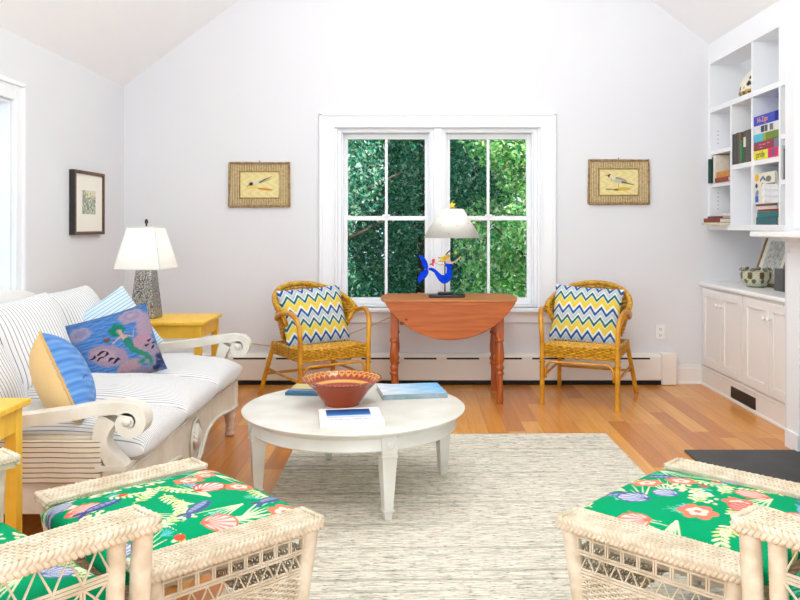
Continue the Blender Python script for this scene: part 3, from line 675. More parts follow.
# ------------------------------------------------------------------ sofa
def build_sofa():
    s_ = thing('sofa', 'white carved-wood sofa with ticking cushions along the left wall', 'sofa', (-1.5, 3.765, 0))
    x0 = -1.5; Y0, Y1 = -.92, .94     # local: y from near to far; x local = world + 1.5
    xb, xf = -.70, .44                # back plane and front plane (local)
    # frame rails
    mb = MB(); mb.box(xb, xf - .03, Y0 + .02, Y0 + .06, .19, .35); part('side_rail', mb, M['sofa_paint'], s_, bevel=.004)
    mb = MB(); mb.box(xb, xf - .03, Y1 - .06, Y1 - .02, .19, .35); part('side_rail', mb, M['sofa_paint'], s_, bevel=.004)
    # front apron with scalloped lower edge
    n = 60; poly = [(Y0 + .03, .365)]; low = []
    for i in range(n + 1):
        y = Y0 + .03 + (Y1 - Y0 - .06) * i / n; u = y - .02
        dip = .085 * math.exp(-(u / .17) ** 4) + .02 * math.cos(u * 7.5)
        low.append((y, .185 - dip))
    mb = MB()
    vs = []; 
    for (y, z) in low: vs += [(xf - .045, y, z), (xf - .01, y, z), (xf - .01, y, .365), (xf - .045, y, .365)]
    fs = []
    for i in range(n):
        a, b_ = i * 4, (i + 1) * 4
        for k in range(4): fs.append((a + k, a + (k + 1) % 4, b_ + (k + 1) % 4, b_ + k))
    fs += [(0, 1, 2, 3), (n * 4 + 3, n * 4 + 2, n * 4 + 1, n * 4)]
    mb.add(vs, fs)
    ap = part('apron', mb, M['sofa_paint'], s_, auto=40)
    mb = MB(); mb.tube([(xf - .008, y, z + .012) for (y, z) in low], .010, 6); part('lower_bead', mb, M['sofa_paint'], ap, smooth=True)
    mb = MB(); mb.tube([(xf - .008, Y0 + .04, .335), (xf - .008, Y1 - .04, .335)], .008, 6); part('upper_bead', mb, M['sofa_paint'], ap, smooth=True)
    # carved shell medallion
    mb = MB()
    for k in range(9):
        a = R(-70 + k * 17.5); mb.tube([(xf - .002, .02 + math.sin(a) * .012, .165 + math.cos(a) * .01), (xf + .008, .02 + math.sin(a) * .045, .2 + math.cos(a) * .05), (xf - .004, .02 + math.sin(a) * .07, .2 + math.cos(a) * .095)], [.005, .013, .006], 7)
    mb.tube([(xf, .02 + .085 * math.cos(a), .215 + .1 * math.sin(a)) for a in [2 * PI * i / 28 for i in range(28)]], .007, 6, closed=True)
    part('carved_shell', mb, M['sofa_paint'], ap, smooth=True)
    # seat deck
    part('seat_deck', MB().box(xb + .02, xf - .05, Y0 + .07, Y1 - .07, .28, .352), M['cream_cloth'], s_, bevel=.01)
    # legs
    prof = [(.014, 0), (.024, .004), (.03, .014), (.026, .026), (.02, .034), (.028, .042), (.024, .05), (.022, .056), (.031, .11), (.034, .13), (.026, .138), (.036, .148), (.036, .158), (.026, .165), (.03, .172)]
    for yy in (Y0 + .05, Y1 - .05):
        lg = part('leg', MB().lathe(prof, 20, (xf - .045, yy, 0)), M['sofa_pink'], s_, smooth=True)
        part('leg_block', MB().box(xf - .085, xf - .005, yy - .04, yy + .04, .171, .365), M['sofa_paint'], s_, bevel=.004)
        part('leg', MB().frustum(xb + .05, yy, 0, .2, .018, .018, .028, .028), M['sofa_pink'], s_, bevel=.003)
    # side upholstery panels
    for (a, b_) in ((Y0 + .035, Y0 + .075), (Y1 - .075, Y1 - .035)):
        part('side_upholstery', MB().box(xb + .03, xf - .075, a, b_, .345, .475), M['tick_side'], s_, bevel=.01)
    part('side_upholstery', MB().box(xb + .03, xf - .09, Y0 + .006, Y0 + .028, .305, .465), M['tick_side'], s_, bevel=.006)
    # arms: scroll ribbon in XZ
    cl = [(-.70, .505), (-.55, .510), (-.35, .512), (-.15, .520), (.05, .534), (.22, .556), (.34, .578), (.42, .584)]
    cx, cz = .452, .530
    for i in range(1, 22):
        a = R(90 - 24 * i); rr = .050 * (1 - i / 22) ** .9 + .002
        cl.append((cx + rr * math.cos(a), cz + rr * math.sin(a)))
    hf = [.022] * 8 + [.023 * (1 - .35 * i / 21) for i in range(1, 22)]
    for (a, b_) in ((Y0, Y0 + .085), (Y1 - .085, Y1)):
        mb = MB(); mb.ribbon(cl, hf, (lambda p, a=a: (p[0], a, p[1]), lambda p, b_=b_: (p[0], b_, p[1])))
        ar = part('armrest', mb, M['sofa_paint'], s_, auto=40)
        mm = MB().lathe([(0, -.003), (.016, -.003), (.018, .085), (0, .088)], 14, M=Matrix.Translation((cx - .006, a, cz + .002)) @ Matrix.Rotation(R(-90), 4, 'X'))
        part('scroll_button', mm, M['sofa_paint'], ar, smooth=True)
        sup = [(.375, .545), (.355, .51), (.345, .475), (.35, .44), (.375, .405), (.40, .375), (.41, .352)]
        mb = MB(); mb.ribbon(sup, [.034, .030, .027, .024, .023, .027, .036], (lambda p, a=a: (p[0], a + .008, p[1]), lambda p, b_=b_: (p[0], b_ - .008, p[1])))
        mb.box(.33, xf + .005, a + .004, b_ - .004, .352, .372)
        part('arm_support', mb, M['sofa_paint'], s_, auto=40)
    # back: upholstered, arched top
    n = 40; prof = []
    for i in range(n + 1):
        u = -1 + 2 * i / n; y = .01 + u * (Y1 - Y0) / 2 * .985
        z = .905 - .10 * abs(u) ** 5 + .0 * u; prof.append((y, z))
    mb = MB(); vs = []
    for (y, z) in prof: vs += [(xb - .08, y, .2), (xb + .06, y, .2), (xb - .01, y, z - .03), (xb - .03, y, z), (xb - .1, y, z), (xb - .125, y, z - .035)]
    fs = []
    for i in range(n):
        a, b_ = i * 6, (i + 1) * 6
        for k in range(6): fs.append((a + k, a + (k + 1) % 6, b_ + (k + 1) % 6, b_ + k))
    fs += [tuple(range(6)), tuple(range(n * 6 + 5, n * 6 - 1, -1))]
    mb.add(vs, fs); part('back_upholstery', mb, M['cream_cloth'], s_, auto=50, subsurf=0)
    # seat cushions
    cwid = (Y1 - Y0 - .175) / 3
    for i in range(3):
        yy = Y0 + .0875 + cwid * (i + .5)
        o = cushion('seat_cushion', 1.09, cwid + .004, .165, 5, .34, 64, 64, M['ticking'], s_, crown=.028, wr=.0055, seed=i + 3, side=(.48, .52))
        # stripes run front to back
        uv = o.data.uv_layers[0].data
        a = np.empty(len(uv) * 2, np.float32); uv.foreach_get('uv', a); a = a.reshape(-1, 2)[:, ::-1].copy(); uv.foreach_set('uv', a.reshape(-1))
        o.location = (-.065, yy, .405)
        w2, h2 = 1.09 / 2 - .004, cwid / 2 - .004
        rim = []
        for k in range(64):
            a_ = 2 * PI * k / 64; c_, s2 = math.cos(a_), math.sin(a_)
            rim.append((math.copysign(abs(c_) ** .16, c_) * w2, math.copysign(abs(s2) ** .16, s2) * h2, .0))
        part('piping', MB().tube(rim, .0035, 5, closed=True), M['ticking'], o, smooth=True)
    # back cushions
    for i in range(3):
        yy = Y0 + .09 + cwid * (i + .5)
        o = cushion('back_cushion', cwid * 1.0, .49, .25, 3, .45, 54, 54, M['ticking_y'], s_, wr=.004, seed=i + 20, pinch=.045)
        lean = (.88, (-.1, -.20, -.12)[i], (.52, .40, .38)[i])
        orient(o, (-.37 - .01 * i, yy, .665 if i else .60), lean, (-.3, 0, 1))
        o.scale = (1, 1, 1)
    return s_
build_sofa()

# ---- throw pillows
def pearl(C, X, Y): return C
def mermaid_paint(p):
    W = .41; gx = np.random.RandomState(6)
    for _ in range(10):
        a = gx.uniform(0, PI); k = gx.uniform(60, 260); p.X = p.X + .0010 * np.sin((p.X * math.cos(a) + p.Y * math.sin(a)) * k + gx.uniform(0, 6)); p.Y = p.Y + .0010 * np.cos((p.X * math.sin(a) - p.Y * math.cos(a)) * k)
    X, Y = p.X, p.Y * 41 / 37; p.Y = Y
    nx = X / W + .5; ny = .5 - Y / W
    n = np.sin(X * 60 + np.sin(Y * 190) * 2.2) * .5 + np.sin(Y * 340 + X * 40) * .5
    b1, b2 = np.array((58, 118, 190.)), np.array((112, 158, 214.))
    k = np.clip(.5 + .5 * n, 0, 1)[..., None]; p.C = b1 * (1 - k) + b2 * k
    p.C *= (1 - .25 * np.clip((0.12 - ny) * 6, 0, 1))[..., None]
    def E(x, y, a, b, r, c, al=1, so=.012): p.ell((x - .5) * W, (.5 - y) * W, a * W, b * W, r, c, al, so)
    def Cp(x0, y0, x1, y1, r0, r1, c): p.cap((x0 - .5) * W, (.5 - y0) * W, (x1 - .5) * W, (.5 - y1) * W, r0 * W, r1 * W, c)
    E(.13, .20, .13, .10, 0, (168, 160, 186)); E(.14, .20, .07, .05, 0, (150, 142, 172))
    E(.36, .60, .24, .14, -.5, (176, 150, 170)); E(.33, .58, .14, .08, -.5, (196, 164, 178))
    E(.76, .15, .16, .10, .2, (190, 160, 178)); E(.76, .15, .11, .06, .2, (160, 148, 176)); E(.76, .15, .05, .025, .2, (196, 170, 182))
    E(.88, .34, .11, .2, -.3, (186, 158, 176)); E(.80, .56, .13, .13, 0, (196, 150, 164)); E(.86, .74, .15, .15, .2, (170, 150, 168))
    E(.55, .86, .17, .12, .4, (190, 152, 158)); E(.28, .92, .28, .07, 0, (128, 128, 150)); E(.70, .95, .25, .08, 0, (150, 138, 156)); E(.06, .7, .05, .3, 0, (96, 112, 140))
    for (x, y) in ((.2, .56), (.27, .60), (.34, .57), (.38, .66), (.30, .53), (.44, .69)):
        Cp(x - .045, y + .018, x + .015, y - .004, .006, .016, (22, 24, 34)); Cp(x + .015, y - .004, x + .04, y + .014, .014, .003, (22, 24, 34))
    for (x, y) in ((.88, .56), (.93, .6), (.84, .62), (.9, .66)): Cp(x - .02, y, x + .02, y - .02, .012, .006, (30, 30, 54))
    for i in range(16):
        a = i * 2 * PI / 16; E(.545 + .065 * math.cos(a), .30 + .055 * math.sin(a), .035, .028, a, (20, 122 + (i % 3) * 14, 100))
    E(.545, .30, .07, .06, 0, (24, 130, 106)); E(.565, .33, .028, .034, 0, (222, 178, 158))
    Cp(.575, .37, .62, .47, .03, .032, (220, 176, 156)); Cp(.57, .40, .45, .46, .014, .008, (220, 176, 156)); Cp(.60, .40, .70, .43, .013, .009, (220, 176, 156)); Cp(.70, .43, .735, .36, .009, .006, (220, 176, 156))
    for k, (a, b) in enumerate((((.62, .48), (.64, .58)), ((.64, .58), (.70, .67)), ((.70, .67), (.78, .73)), ((.78, .73), (.82, .80)))):
        Cp(*a, *b, .045 - .004 * k, .04 - .004 * k, (52, 140, 116))
    E(.73, .80, .05, .025, .3, (46, 146, 116)); E(.83, .84, .05, .022, 1.2, (46, 146, 116))
    E(.40, .40, .035, .035, 0, (70, 96, 70)); E(.40, .385, .022, .02, 0, (206, 40, 46))
    for (x, y) in ((.93, .86), (.98, .92), (.88, .93), (.95, .80)): E(x, y, .05, .04, .4, (34, 44, 92))
    for (x, y) in ((.92, .85), (.97, .93)): E(x, y, .02, .015, .4, (130, 140, 190))
    g = np.sin(X * 900) * np.sin(Y * 900); p.C = p.C * (.93 + .09 * g[..., None] + .05 * np.random.RandomState(3).randn(*X.shape)[..., None]); m_ = p.C.mean(-1, keepdims=True); p.C = m_ + (p.C - m_) * 1.02; p.C *= np.array((.90, .92, .95))
pl = cushion('throw_pillow', .41, .37, .15, 2.6, .5, 170, 160, M['needle'], paint=mermaid_paint, back=(52, 70, 120), pinch=.05)
tag(pl, 'blue and mauve needlepoint pillow with a green-haired mermaid, on the sofa', 'pillow')
orient(pl, (-1.53, 4.0, .625), (.42, -.90, .34), (-.26, -.05, 1)); pl.rotation_mode = 'XYZ'
pl.matrix_basis = pl.matrix_basis @ Matrix.Rotation(R(0), 4, 'Z')

def blue_front(p):
    n = np.sin(p.Y * 120 + np.sin(p.X * 40) * 2) * .5 + np.sin(p.Y * 260 + p.X * 50) * .5
    k = np.clip(.5 + .5 * n, 0, 1)[..., None]; p.C = np.array((70, 124, 200.)) * (1 - k) + np.array((120, 168, 222.)) * k
    g = random.Random(4)
    for _ in range(9): x, y = g.uniform(-.18, .18), g.uniform(-.18, .18); p.cap(x, y, x + .02, y + .008, .003, .001, (34, 60, 140)); p.cap(x + .02, y + .008, x + .035, y, .003, .001, (34, 60, 140))
    p.cap(-.03, .1, -.015, .12, .004, .004, (200, 60, 80)); p.cap(.03, .09, .04, .11, .004, .004, (210, 70, 90))
    p.cap(-.2, -.17, .2, -.17, .012, .012, (110, 54, 74))
pl = cushion('throw_pillow', .42, .38, .21, 2.4, .5, 120, 120, M['needle'], paint=blue_front, back=(226, 192, 136), pinch=.04)
tag(pl, 'tan-backed pillow with a sea-blue front near the close sofa arm', 'pillow')
orient(pl, (-1.43, 3.17, .625), (.82, .42, .38), (-.40, -.05, .90)); pl.matrix_basis = pl.matrix_basis @ Matrix.Rotation(R(-6), 4, 'Z')
rim = []
for k in range(96):
    e = k // 24; t_ = -1 + 2 * (k % 24) / 24; u, v = ((t_, -1), (1, t_), (-t_, 1), (-1, -t_))[e]
    rim.append((u * .21 * (1 - .04 * (1 - v * v)), v * .19 * (1 - .04 * (1 - u * u)), 0))
part('piping', MB().tube(rim, .0048, 6, closed=True), mat('gold_piping', (206, 166, 90), .6), pl, smooth=True)
pl = cushion('throw_pillow', .42, .40, .18, 2.6, .5, 50, 50, M['sky_ticking'], pinch=.04, wr=.002)
tag(pl, 'pale blue ticking pillow behind the mermaid pillow', 'pillow')
orient(pl, (-1.69, 4.37, .645), (.62, -.72, .34), (-.22, .05, 1)); pl.matrix_basis = pl.matrix_basis @ Matrix.Rotation(R(22), 4, 'Z')

# ------------------------------------------------------------------ yellow side tables
def side_table(cx, cy, wx, wy, lab):
    t_ = thing('side_table', lab, 'table', (cx, cy, 0)); H = .645
    mb = MB(); nb = 5
    for i in range(nb):
        a = -wx / 2 + wx * i / nb; mb.box(a, a + wx / nb - .0015, -wy / 2, wy / 2, H - .022, H)
    part('tabletop', mb, M['yellow'], t_, bevel=.004)
    ins = .022; lw = .042
    for sx in (-1, 1):
        for sy in (-1, 1):
            x = sx * (wx / 2 - ins - lw / 2); y = sy * (wy / 2 - ins - lw / 2)
            part('leg', MB().box(x - lw / 2, x + lw / 2, y - lw / 2, y + lw / 2, 0, H - .0225), M['yellow'], t_, bevel=.003)
    a, b_ = wx / 2 - ins - .004, wy / 2 - ins - .004; i_ = wx / 2 - ins - lw; j_ = wy / 2 - ins - lw
    part('apron', MB().box(-i_, i_, -b_, -b_ + .018, H - .105, H - .0225).box(-i_, i_, b_ - .018, b_, H - .105, H - .0225).box(-a, -a + .018, -j_, j_, H - .105, H - .0225).box(a - .018, a, -j_, j_, H - .105, H - .0225), M['yellow'], t_)
    return t_
side_table(-1.66, 5.15, .66, .50, 'yellow wooden side table holding the silver lamp')
side_table(-1.68, 2.50, .66, .50, 'yellow wooden side table cut off at the left edge, before the sofa arm')

# silver lamp
lp = thing('table_lamp', 'hammered silver lamp with square white shade on yellow side table', 'lamp', (-1.77, 5.14, .645), R(-4))
lamp('shade_fill_light', (0, 0, .46), 1.3, .05, (1, .98, .95), lp)  # light added inside the shade to whiten it
mb = MB().frustum(0, 0, 0, .33, .082, .082, .052, .052); part('base', mb, M['hammered'], lp, bevel=.008)
part('stem', MB().lathe([(.012, .33), (.012, .36), (.006, .36), (.006, .62), (.010, .622), (.012, .636), (.006, .65), (0, .652)], 12), M['steel'], lp, smooth=True)
def shade(mb, z0, z1, a, b_, th=.004):
    o = [(-a, -a, z0), (a, -a, z0), (a, a, z0), (-a, a, z0), (-b_, -b_, z1), (b_, -b_, z1), (b_, b_, z1), (-b_, b_, z1)]
    i = [(x * (1 - th / a), y * (1 - th / a), z) for (x, y, z) in o[:4]] + [(x * (1 - th / b_), y * (1 - th / b_), z) for (x, y, z) in o[4:]]
    fs = []
    for k in range(4):
        k2 = (k + 1) % 4; fs += [(k, k2, 4 + k2, 4 + k), (8 + k2, 8 + k, 12 + k, 12 + k2), (k2, k, 8 + k, 8 + k2), (4 + k, 4 + k2, 12 + k2, 12 + k)]
    mb.add(o + i, fs)
mb = MB(); shade(mb, .325, .60, .155, .088); sh = part('lamp_shade', mb, M['shade_white'], lp, fixn=True)
mb = MB()
for (z, a) in ((.327, .155), (.598, .089)): mb.tube([(-a, -a, z), (a, -a, z), (a, a, z), (-a, a, z)], .004, 6, closed=True)
for (x, y) in ((-1, -1), (1, -1), (1, 1), (-1, 1)): mb.tube([(x * .155, y * .155, .327), (x * .089, y * .089, .598)], .003, 6)
part('trim_cord', mb, M['shade_white'], sh, smooth=True)
part('spider', MB().tube([(-.087, 0, .598), (.087, 0, .598)], .002, 6).tube([(0, -.087, .598), (0, .087, .598)], .002, 6), M['steel'], lp)

# ------------------------------------------------------------------ coffee table
CTX, CTY, CTH = -.29, 3.73, .395
tb = thing('coffee_table', 'round white painted coffee table with tapered legs on the rug', 'table', (CTX, CTY, .0))
z = CTH
part('tabletop', MB().lathe([(0, z - .028), (.49, z - .028), (.505, z - .026), (.512, z - .018), (.524, z - .014), (.528, z - .006), (.522, z - .001), (.512, z), (0, z)], 96), M['table_white'], tb, auto=35)
mb = MB(); mb.lathe([(.47, z - .092), (.484, z - .092), (.488, z - .086), (.484, z - .08), (.484, z - .04), (.494, z - .03), (.49, z - .0285), (.46, z - .0285)], 96); part('apron', mb, M['table_white'], tb, auto=35)
for a in (-68, 22, 112, 202):
    ang = R(a); Mt = Matrix.Rotation(ang, 4, 'Z') @ Matrix.Translation((.462, 0, 0))
    mb = MB()
    def fr(z0, z1, a0, a1, mb=mb, Mt=Mt):
        vs = [(-a0, -a0, z0), (a0, -a0, z0), (a0, a0, z0), (-a0, a0, z0), (-a1, -a1, z1), (a1, -a1, z1), (a1, a1, z1), (-a1, a1, z1)]
        mb.add([Mt @ Vector(p) for p in vs], [(3, 2, 1, 0), (4, 5, 6, 7), (0, 1, 5, 4), (1, 2, 6, 5), (2, 3, 7, 6), (3, 0, 4, 7)])
    z0_ = .008
    fr(z0_, .045, .015, .019); fr(.045, .053, .025, .025); fr(.053, .275, .020, .033); fr(.275, .288, .036, .036); fr(.288, z - .0285, .034, .034)
    lg = part('leg', mb, M['table_white'], tb, bevel=.002)
    Mr = Mt @ Matrix.Translation((.034, 0, .332)) @ Matrix.Rotation(R(90), 4, 'Y')
    part('rosette', MB().lathe([(.02, 0), (.02, .004), (.014, .005), (.013, .003), (.007, .004), (.005, .008), (0, .009)], 20, M=Mr), M['table_white'], lg, smooth=True)

# bowl on coffee table
def bowl():
    prof = [(0, .0), (.07, 0), (.082, .002), (.086, .01), (.10, .03), (.135, .075), (.165, .108), (.186, .120), (.192, .125), (.190, .130), (.182, .129), (.160, .112), (.128, .076), (.095, .032), (.06, .018), (0, .014)]
    pr = []; tt = []
    for i in range(len(prof) - 1):
        for k in range(6): u = k / 6; pr.append((prof[i][0] * (1 - u) + prof[i + 1][0] * u, prof[i][1] * (1 - u) + prof[i + 1][1] * u)); tt.append(i + u)
    pr.append(prof[-1]); tt.append(len(prof) - 1)
    n = 192; th = np.arange(n) * 2 * PI / n
    r = np.array([p[0] for p in pr])[:, None]; zz = np.array([p[1] for p in pr])[:, None]; T = np.array(tt)[:, None] + th[None] * 0
    wob = 1 + .012 * np.sin(th * 30)[None] * np.clip((r - .17) / .02, 0, 1)
    P = np.stack([r * np.cos(th)[None] * wob, r * np.sin(th)[None] * wob, zz + th[None] * 0], -1)
    C = np.empty(P.shape); C[:] = (164, 66, 32)
    C[(T > 8.3)] = (158, 58, 34)
    ins = (T > 9.6) & (T < 11.4); TH = th[None] + T * 0
    loops = np.abs(np.hypot(((TH * 16 / PI) % 1 - .5) * 2, (T - 10.5) * 1.5) - .75) < .25
    C[ins & loops] = (222, 160, 60); 
    ring = ((T > 11.6) & (T < 11.9)) | ((T > 9.2) & (T < 9.28)); C[ring] = (226, 176, 90)
    
    rim = (T > 7.8) & (T < 8.5) & (np.sin(TH * 60) > .5); C[rim] = (190, 130, 90)
    rim2 = (T > 6.6) & (T < 7.6); C[rim2] = (150, 50, 30)
    return grid_mesh('bowl', P, C, M['glaze'], closed_u=True)
b = bowl(); b.location = (-.35, 3.74, CTH); tag(b, 'wide terracotta bowl with decorated rim on the coffee table', 'bowl')

# ------------------------------------------------------------------ books
def book(name, w_, d_, t_, cover_paint, spine, lab, cat='book', loc=(0, 0, 0), rz=0, group=None, nu=120, nv=110):
    """lying flat: w along X (spine runs along X at -Y side)"""
    o = thing(name, lab, cat, loc, rz, group)
    part('pages', MB().box(-w_ / 2 + .003, w_ / 2 - .003, -d_ / 2 + .004, d_ / 2 - .003, .002, t_ - .002), M['paper'], o)
    part('cover', MB().box(-w_ / 2, w_ / 2, -d_ / 2, d_ / 2, 0, .002).box(-w_ / 2, w_ / 2, -d_ / 2, d_ / 2, t_ - .002, t_).box(-w_ / 2, w_ / 2, -d_ / 2, -d_ / 2 + .0035, .002, t_ - .002), spine, o, bevel=.0008)
    c = panel('cover_art', w_ - .004, d_ - .004, nu, nv, cover_paint, M['print'], o); c.location = (0, 0, t_ + .0004)
    return o
def cv_a(p):
    p.C[:] = (240, 240, 238); W, H = .27, .25
    p.rect(-.105, .09, -.01, .10, (30, 90, 190)); k = np.clip((p.Y + .01) / .11, 0, 1)[..., None]
    m = ((np.abs(p.X + .0075) < .0975) & (p.Y > -.01) & (p.Y < .10))[..., None]
    grad = np.array((40, 140, 226.)) * (1 - k) + np.array((18, 50, 110.)) * k
    gq = random.Random(12); x_ = -.09
    while x_ < .10:
        h_ = gq.uniform(.008, .017); p.cap(x_, -.085, x_ + gq.uniform(-.003, .004), -.085 + h_, .0017, .0013, (52, 52, 60)); x_ += gq.uniform(.006, .013)
    st = (.5 + .5 * np.sin(p.Y * 260 + p.X * 12))[..., None]; p.C = np.where(m, grad * (.8 + .2 * st), p.C)
    p.rect(-.105, .09, -.034, -.012, (206, 214, 232)); p.rect(-.105, .09, -.045, -.040, (80, 110, 190))
white_spine = mat('white_cover', (240, 239, 234), .4, var=.02)
bA = book('book', .275, .255, .022, cv_a, white_spine, 'white book with a blue sea photo, nearest on the coffee table', loc=(-.285, 3.445, CTH), rz=R(9))
# title lettering
def text(body, size, material, parent, loc, rot=(0, 0, 0), name='lettering', extr=.0004, sx=1.0):
    cu = bpy.data.curves.new(name, 'FONT'); cu.body = body; cu.size = size; cu.extrude = extr; cu.align_x = 'CENTER'; cu.align_y = 'CENTER'; cu.resolution_u = 2
    tmp = bpy.data.objects.new(name, cu); COL.objects.link(tmp)
    dg = bpy.context.evaluated_depsgraph_get(); me = bpy.data.meshes.new_from_object(tmp.evaluated_get(dg)); bpy.data.objects.remove(tmp)
    me.materials.clear(); me.materials.append(material)
    o = new_obj(name, me, parent); o.location = loc; o.rotation_euler = rot; o.scale = (sx, 1, 1); return o
M['ink'] = mat('black_ink', (40, 40, 46), .6)
def cv_b(p):
    k = np.clip((p.X + .16) / .32 * .9 + (p.Y) * .8, 0, 1)[..., None]
    p.C = np.array((236, 240, 248.)) * (1 - k) + np.array((110, 178, 228.)) * k
    n = (.5 + .5 * np.sin(p.X * 40 + np.sin(p.Y * 60) * 1.5))[..., None]; p.C = p.C * (1 - .07 * n)
    p.rect(-.16, .16, -.14, -.118, (176, 190, 200), .6)
bluespine = mat('grey_blue_cover', (150, 168, 178), .4, c2=(120, 150, 150), vscale=20)
book('book', .325, .265, .024, cv_b, bluespine, 'large pale blue book at the right of the coffee table', loc=(-.02, 3.985, CTH), rz=R(10))
def cv_c(p):
    p.C[:] = (52, 104, 120); p.rect(-.2, -.02, -.02, .2, (206, 190, 130)); p.rect(-.2, .2, -.2, -.06, (50, 96, 150)); p.rect(-.2, .2, -.055, -.045, (210, 220, 220))
book('book', .29, .22, .016, cv_c, mat('teal_cover', (52, 100, 126), .4), 'blue-green book behind the terracotta bowl', loc=(-.50, 4.03, CTH), rz=R(-6))

# ------------------------------------------------------------------ weaving helpers
def weave(mb, P, nst, nwv, r=.003, rs=.004, amp=1.0, step=2, seg=4, pair=False):
    """P(u, v) -> (point, normal); stakes run along v, weavers along u going over and under the stakes"""
    for i in range(nst + 1):
        u = i / nst; m = max(2, nwv // 3)
        mb.tube([P(u, j / m)[0] for j in range(m + 1)], rs, seg)
    for j in range(nwv):
        v = (j + .5) / nwv; pts = []
        for i in range(nst * step + 1):
            u = i / (nst * step); p, n = P(u, v)
            s_ = math.cos(PI * i / step) * (1 if j % 2 else -1)
            pts.append(Vector(p) + Vector(n) * (s_ * (r + rs) * .8 * amp))
        mb.tube(pts, r, seg, flat=None)
def quadP(a, b_, c, d, n):
    a, b_, c, d = map(Vector, (a, b_, c, d)); n = Vector(n)
    return lambda u, v: ((a * (1 - u) + b_ * u) * (1 - v) + (d * (1 - u) + c * u) * v, n)
def braid(mb, p0, p1, side, up, wd=.011, ht=.005, r=.0062, pitch=.04):
    p0, p1, side, up = map(Vector, (p0, p1, side, up)); L = (p1 - p0).length; n = max(12, int(L / pitch * 8))
    for k in range(3):
        pts = []
        for i in range(n + 1):
            a = 2 * PI * (L / pitch) * i / n + k * 2 * PI / 3
            pts.append(p0.lerp(p1, i / n) + side * (wd * math.sin(a)) + up * (ht * math.sin(2 * a)))
        mb.tube(pts, r, 6)
def lattice(mb, x0, x1, z, y, cell, kind, r=.0032):
    """one row of open work between heights z=(zlo, zhi): 'sq' squares, 'x' zigzags"""
    n = max(1, round((x1 - x0) / cell)); c = (x1 - x0) / n; zl, zh = z
    for i in range(n + 1):
        x = x0 + i * c
        if kind == 'sq': mb.tube([(x - .003, y, zl), (x - .003, y, zh)], r, 5); mb.tube([(x + .004, y, zl), (x + .004, y, zh)], r, 5)
        elif i < n:
            mb.tube([(x, y - .002, zl), (x + c / 2, y - .002, zh), (x + c, y - .002, zl)], r, 5)
            if kind == 'xx': mb.tube([(x, y + .004, zh), (x + c / 2, y + .004, zl), (x + c, y + .004, zh)], r, 5)
def rods(mb, x0, x1, z, y, n=2, r=.0035):
    for k in range(n): mb.tube([(x0, y, z + (k - (n - 1) / 2) * .0085), (x1, y, z + (k - (n - 1) / 2) * .0085)], r, 5)

def woven_rail(parent, x0, x1, y0, y1, zt, outer):
    """flat-topped woven rail with braided borders; outer = +1/-1: side of the big outside braid"""
    mb = MB(); mb.box(x0 + .004, x1 - .004, y0 + .008, y1 - .008, zt - .034, zt - .017)
    n = int((x1 - x0 - .03) / .0135)
    for i in range(n + 1):
        x = x0 + .015 + (x1 - x0 - .03) * i / n
        mb.tube([(x, y0 + .012, zt - .008), (x, (y0 + y1) / 2, zt - .007), (x, y1 - .012, zt - .008)], .0046, 6)
    for k in range(6):
        y = y0 + .014 + (y1 - y0 - .028) * k / 5; m = n * 2
        mb.tube([(x0 + .012 + (x1 - x0 - .024) * i / m, y, zt - .0045 + .0018 * math.cos(PI * i + k * PI)) for i in range(m + 1)], .0042 if 0 < k < 5 else .0055, 6)
    rl = part('rail', mb, M['wicker'], parent, auto=50)
    bm_ = MB()
    yo = y1 if outer > 0 else y0; yi = y0 if outer > 0 else y1
    braid(bm_, (x0, yo, zt - .016), (x1, yo, zt - .016), (0, 0, 1), (0, outer, 0), wd=.0125, ht=.005, r=.0068, pitch=.042)
    braid(bm_, (x0, yi, zt - .008), (x1, yi, zt - .008), (0, 0, 1), (0, -outer, 0), wd=.006, ht=.003, r=.0045, pitch=.03)
    braid(bm_, (x0, y0, zt - .012), (x0, y1, zt - .012), (0, 0, 1), (-1, 0, 0), wd=.011, ht=.004, r=.006, pitch=.04)
    braid(bm_, (x1, y0, zt - .012), (x1, y1, zt - .012), (0, 0, 1), (1, 0, 0), wd=.011, ht=.004, r=.006, pitch=.04)
    part('braid', bm_, M['wicker'], rl, smooth=True)
    return rl
def wrapped(mb, p0, p1, r0, r1):
    """post wrapped in cane: fine rings"""
    p0, p1 = Vector(p0), Vector(p1); n = max(8, int((p1 - p0).length / .0045)); pts = []; rs = []
    for i in range(n + 1):
        pts.append(p0.lerp(p1, i / n)); rs.append((r0 + (r1 - r0) * i / n) * (1.0 if i % 2 else .965))
    mb.tube(pts, rs, 14)

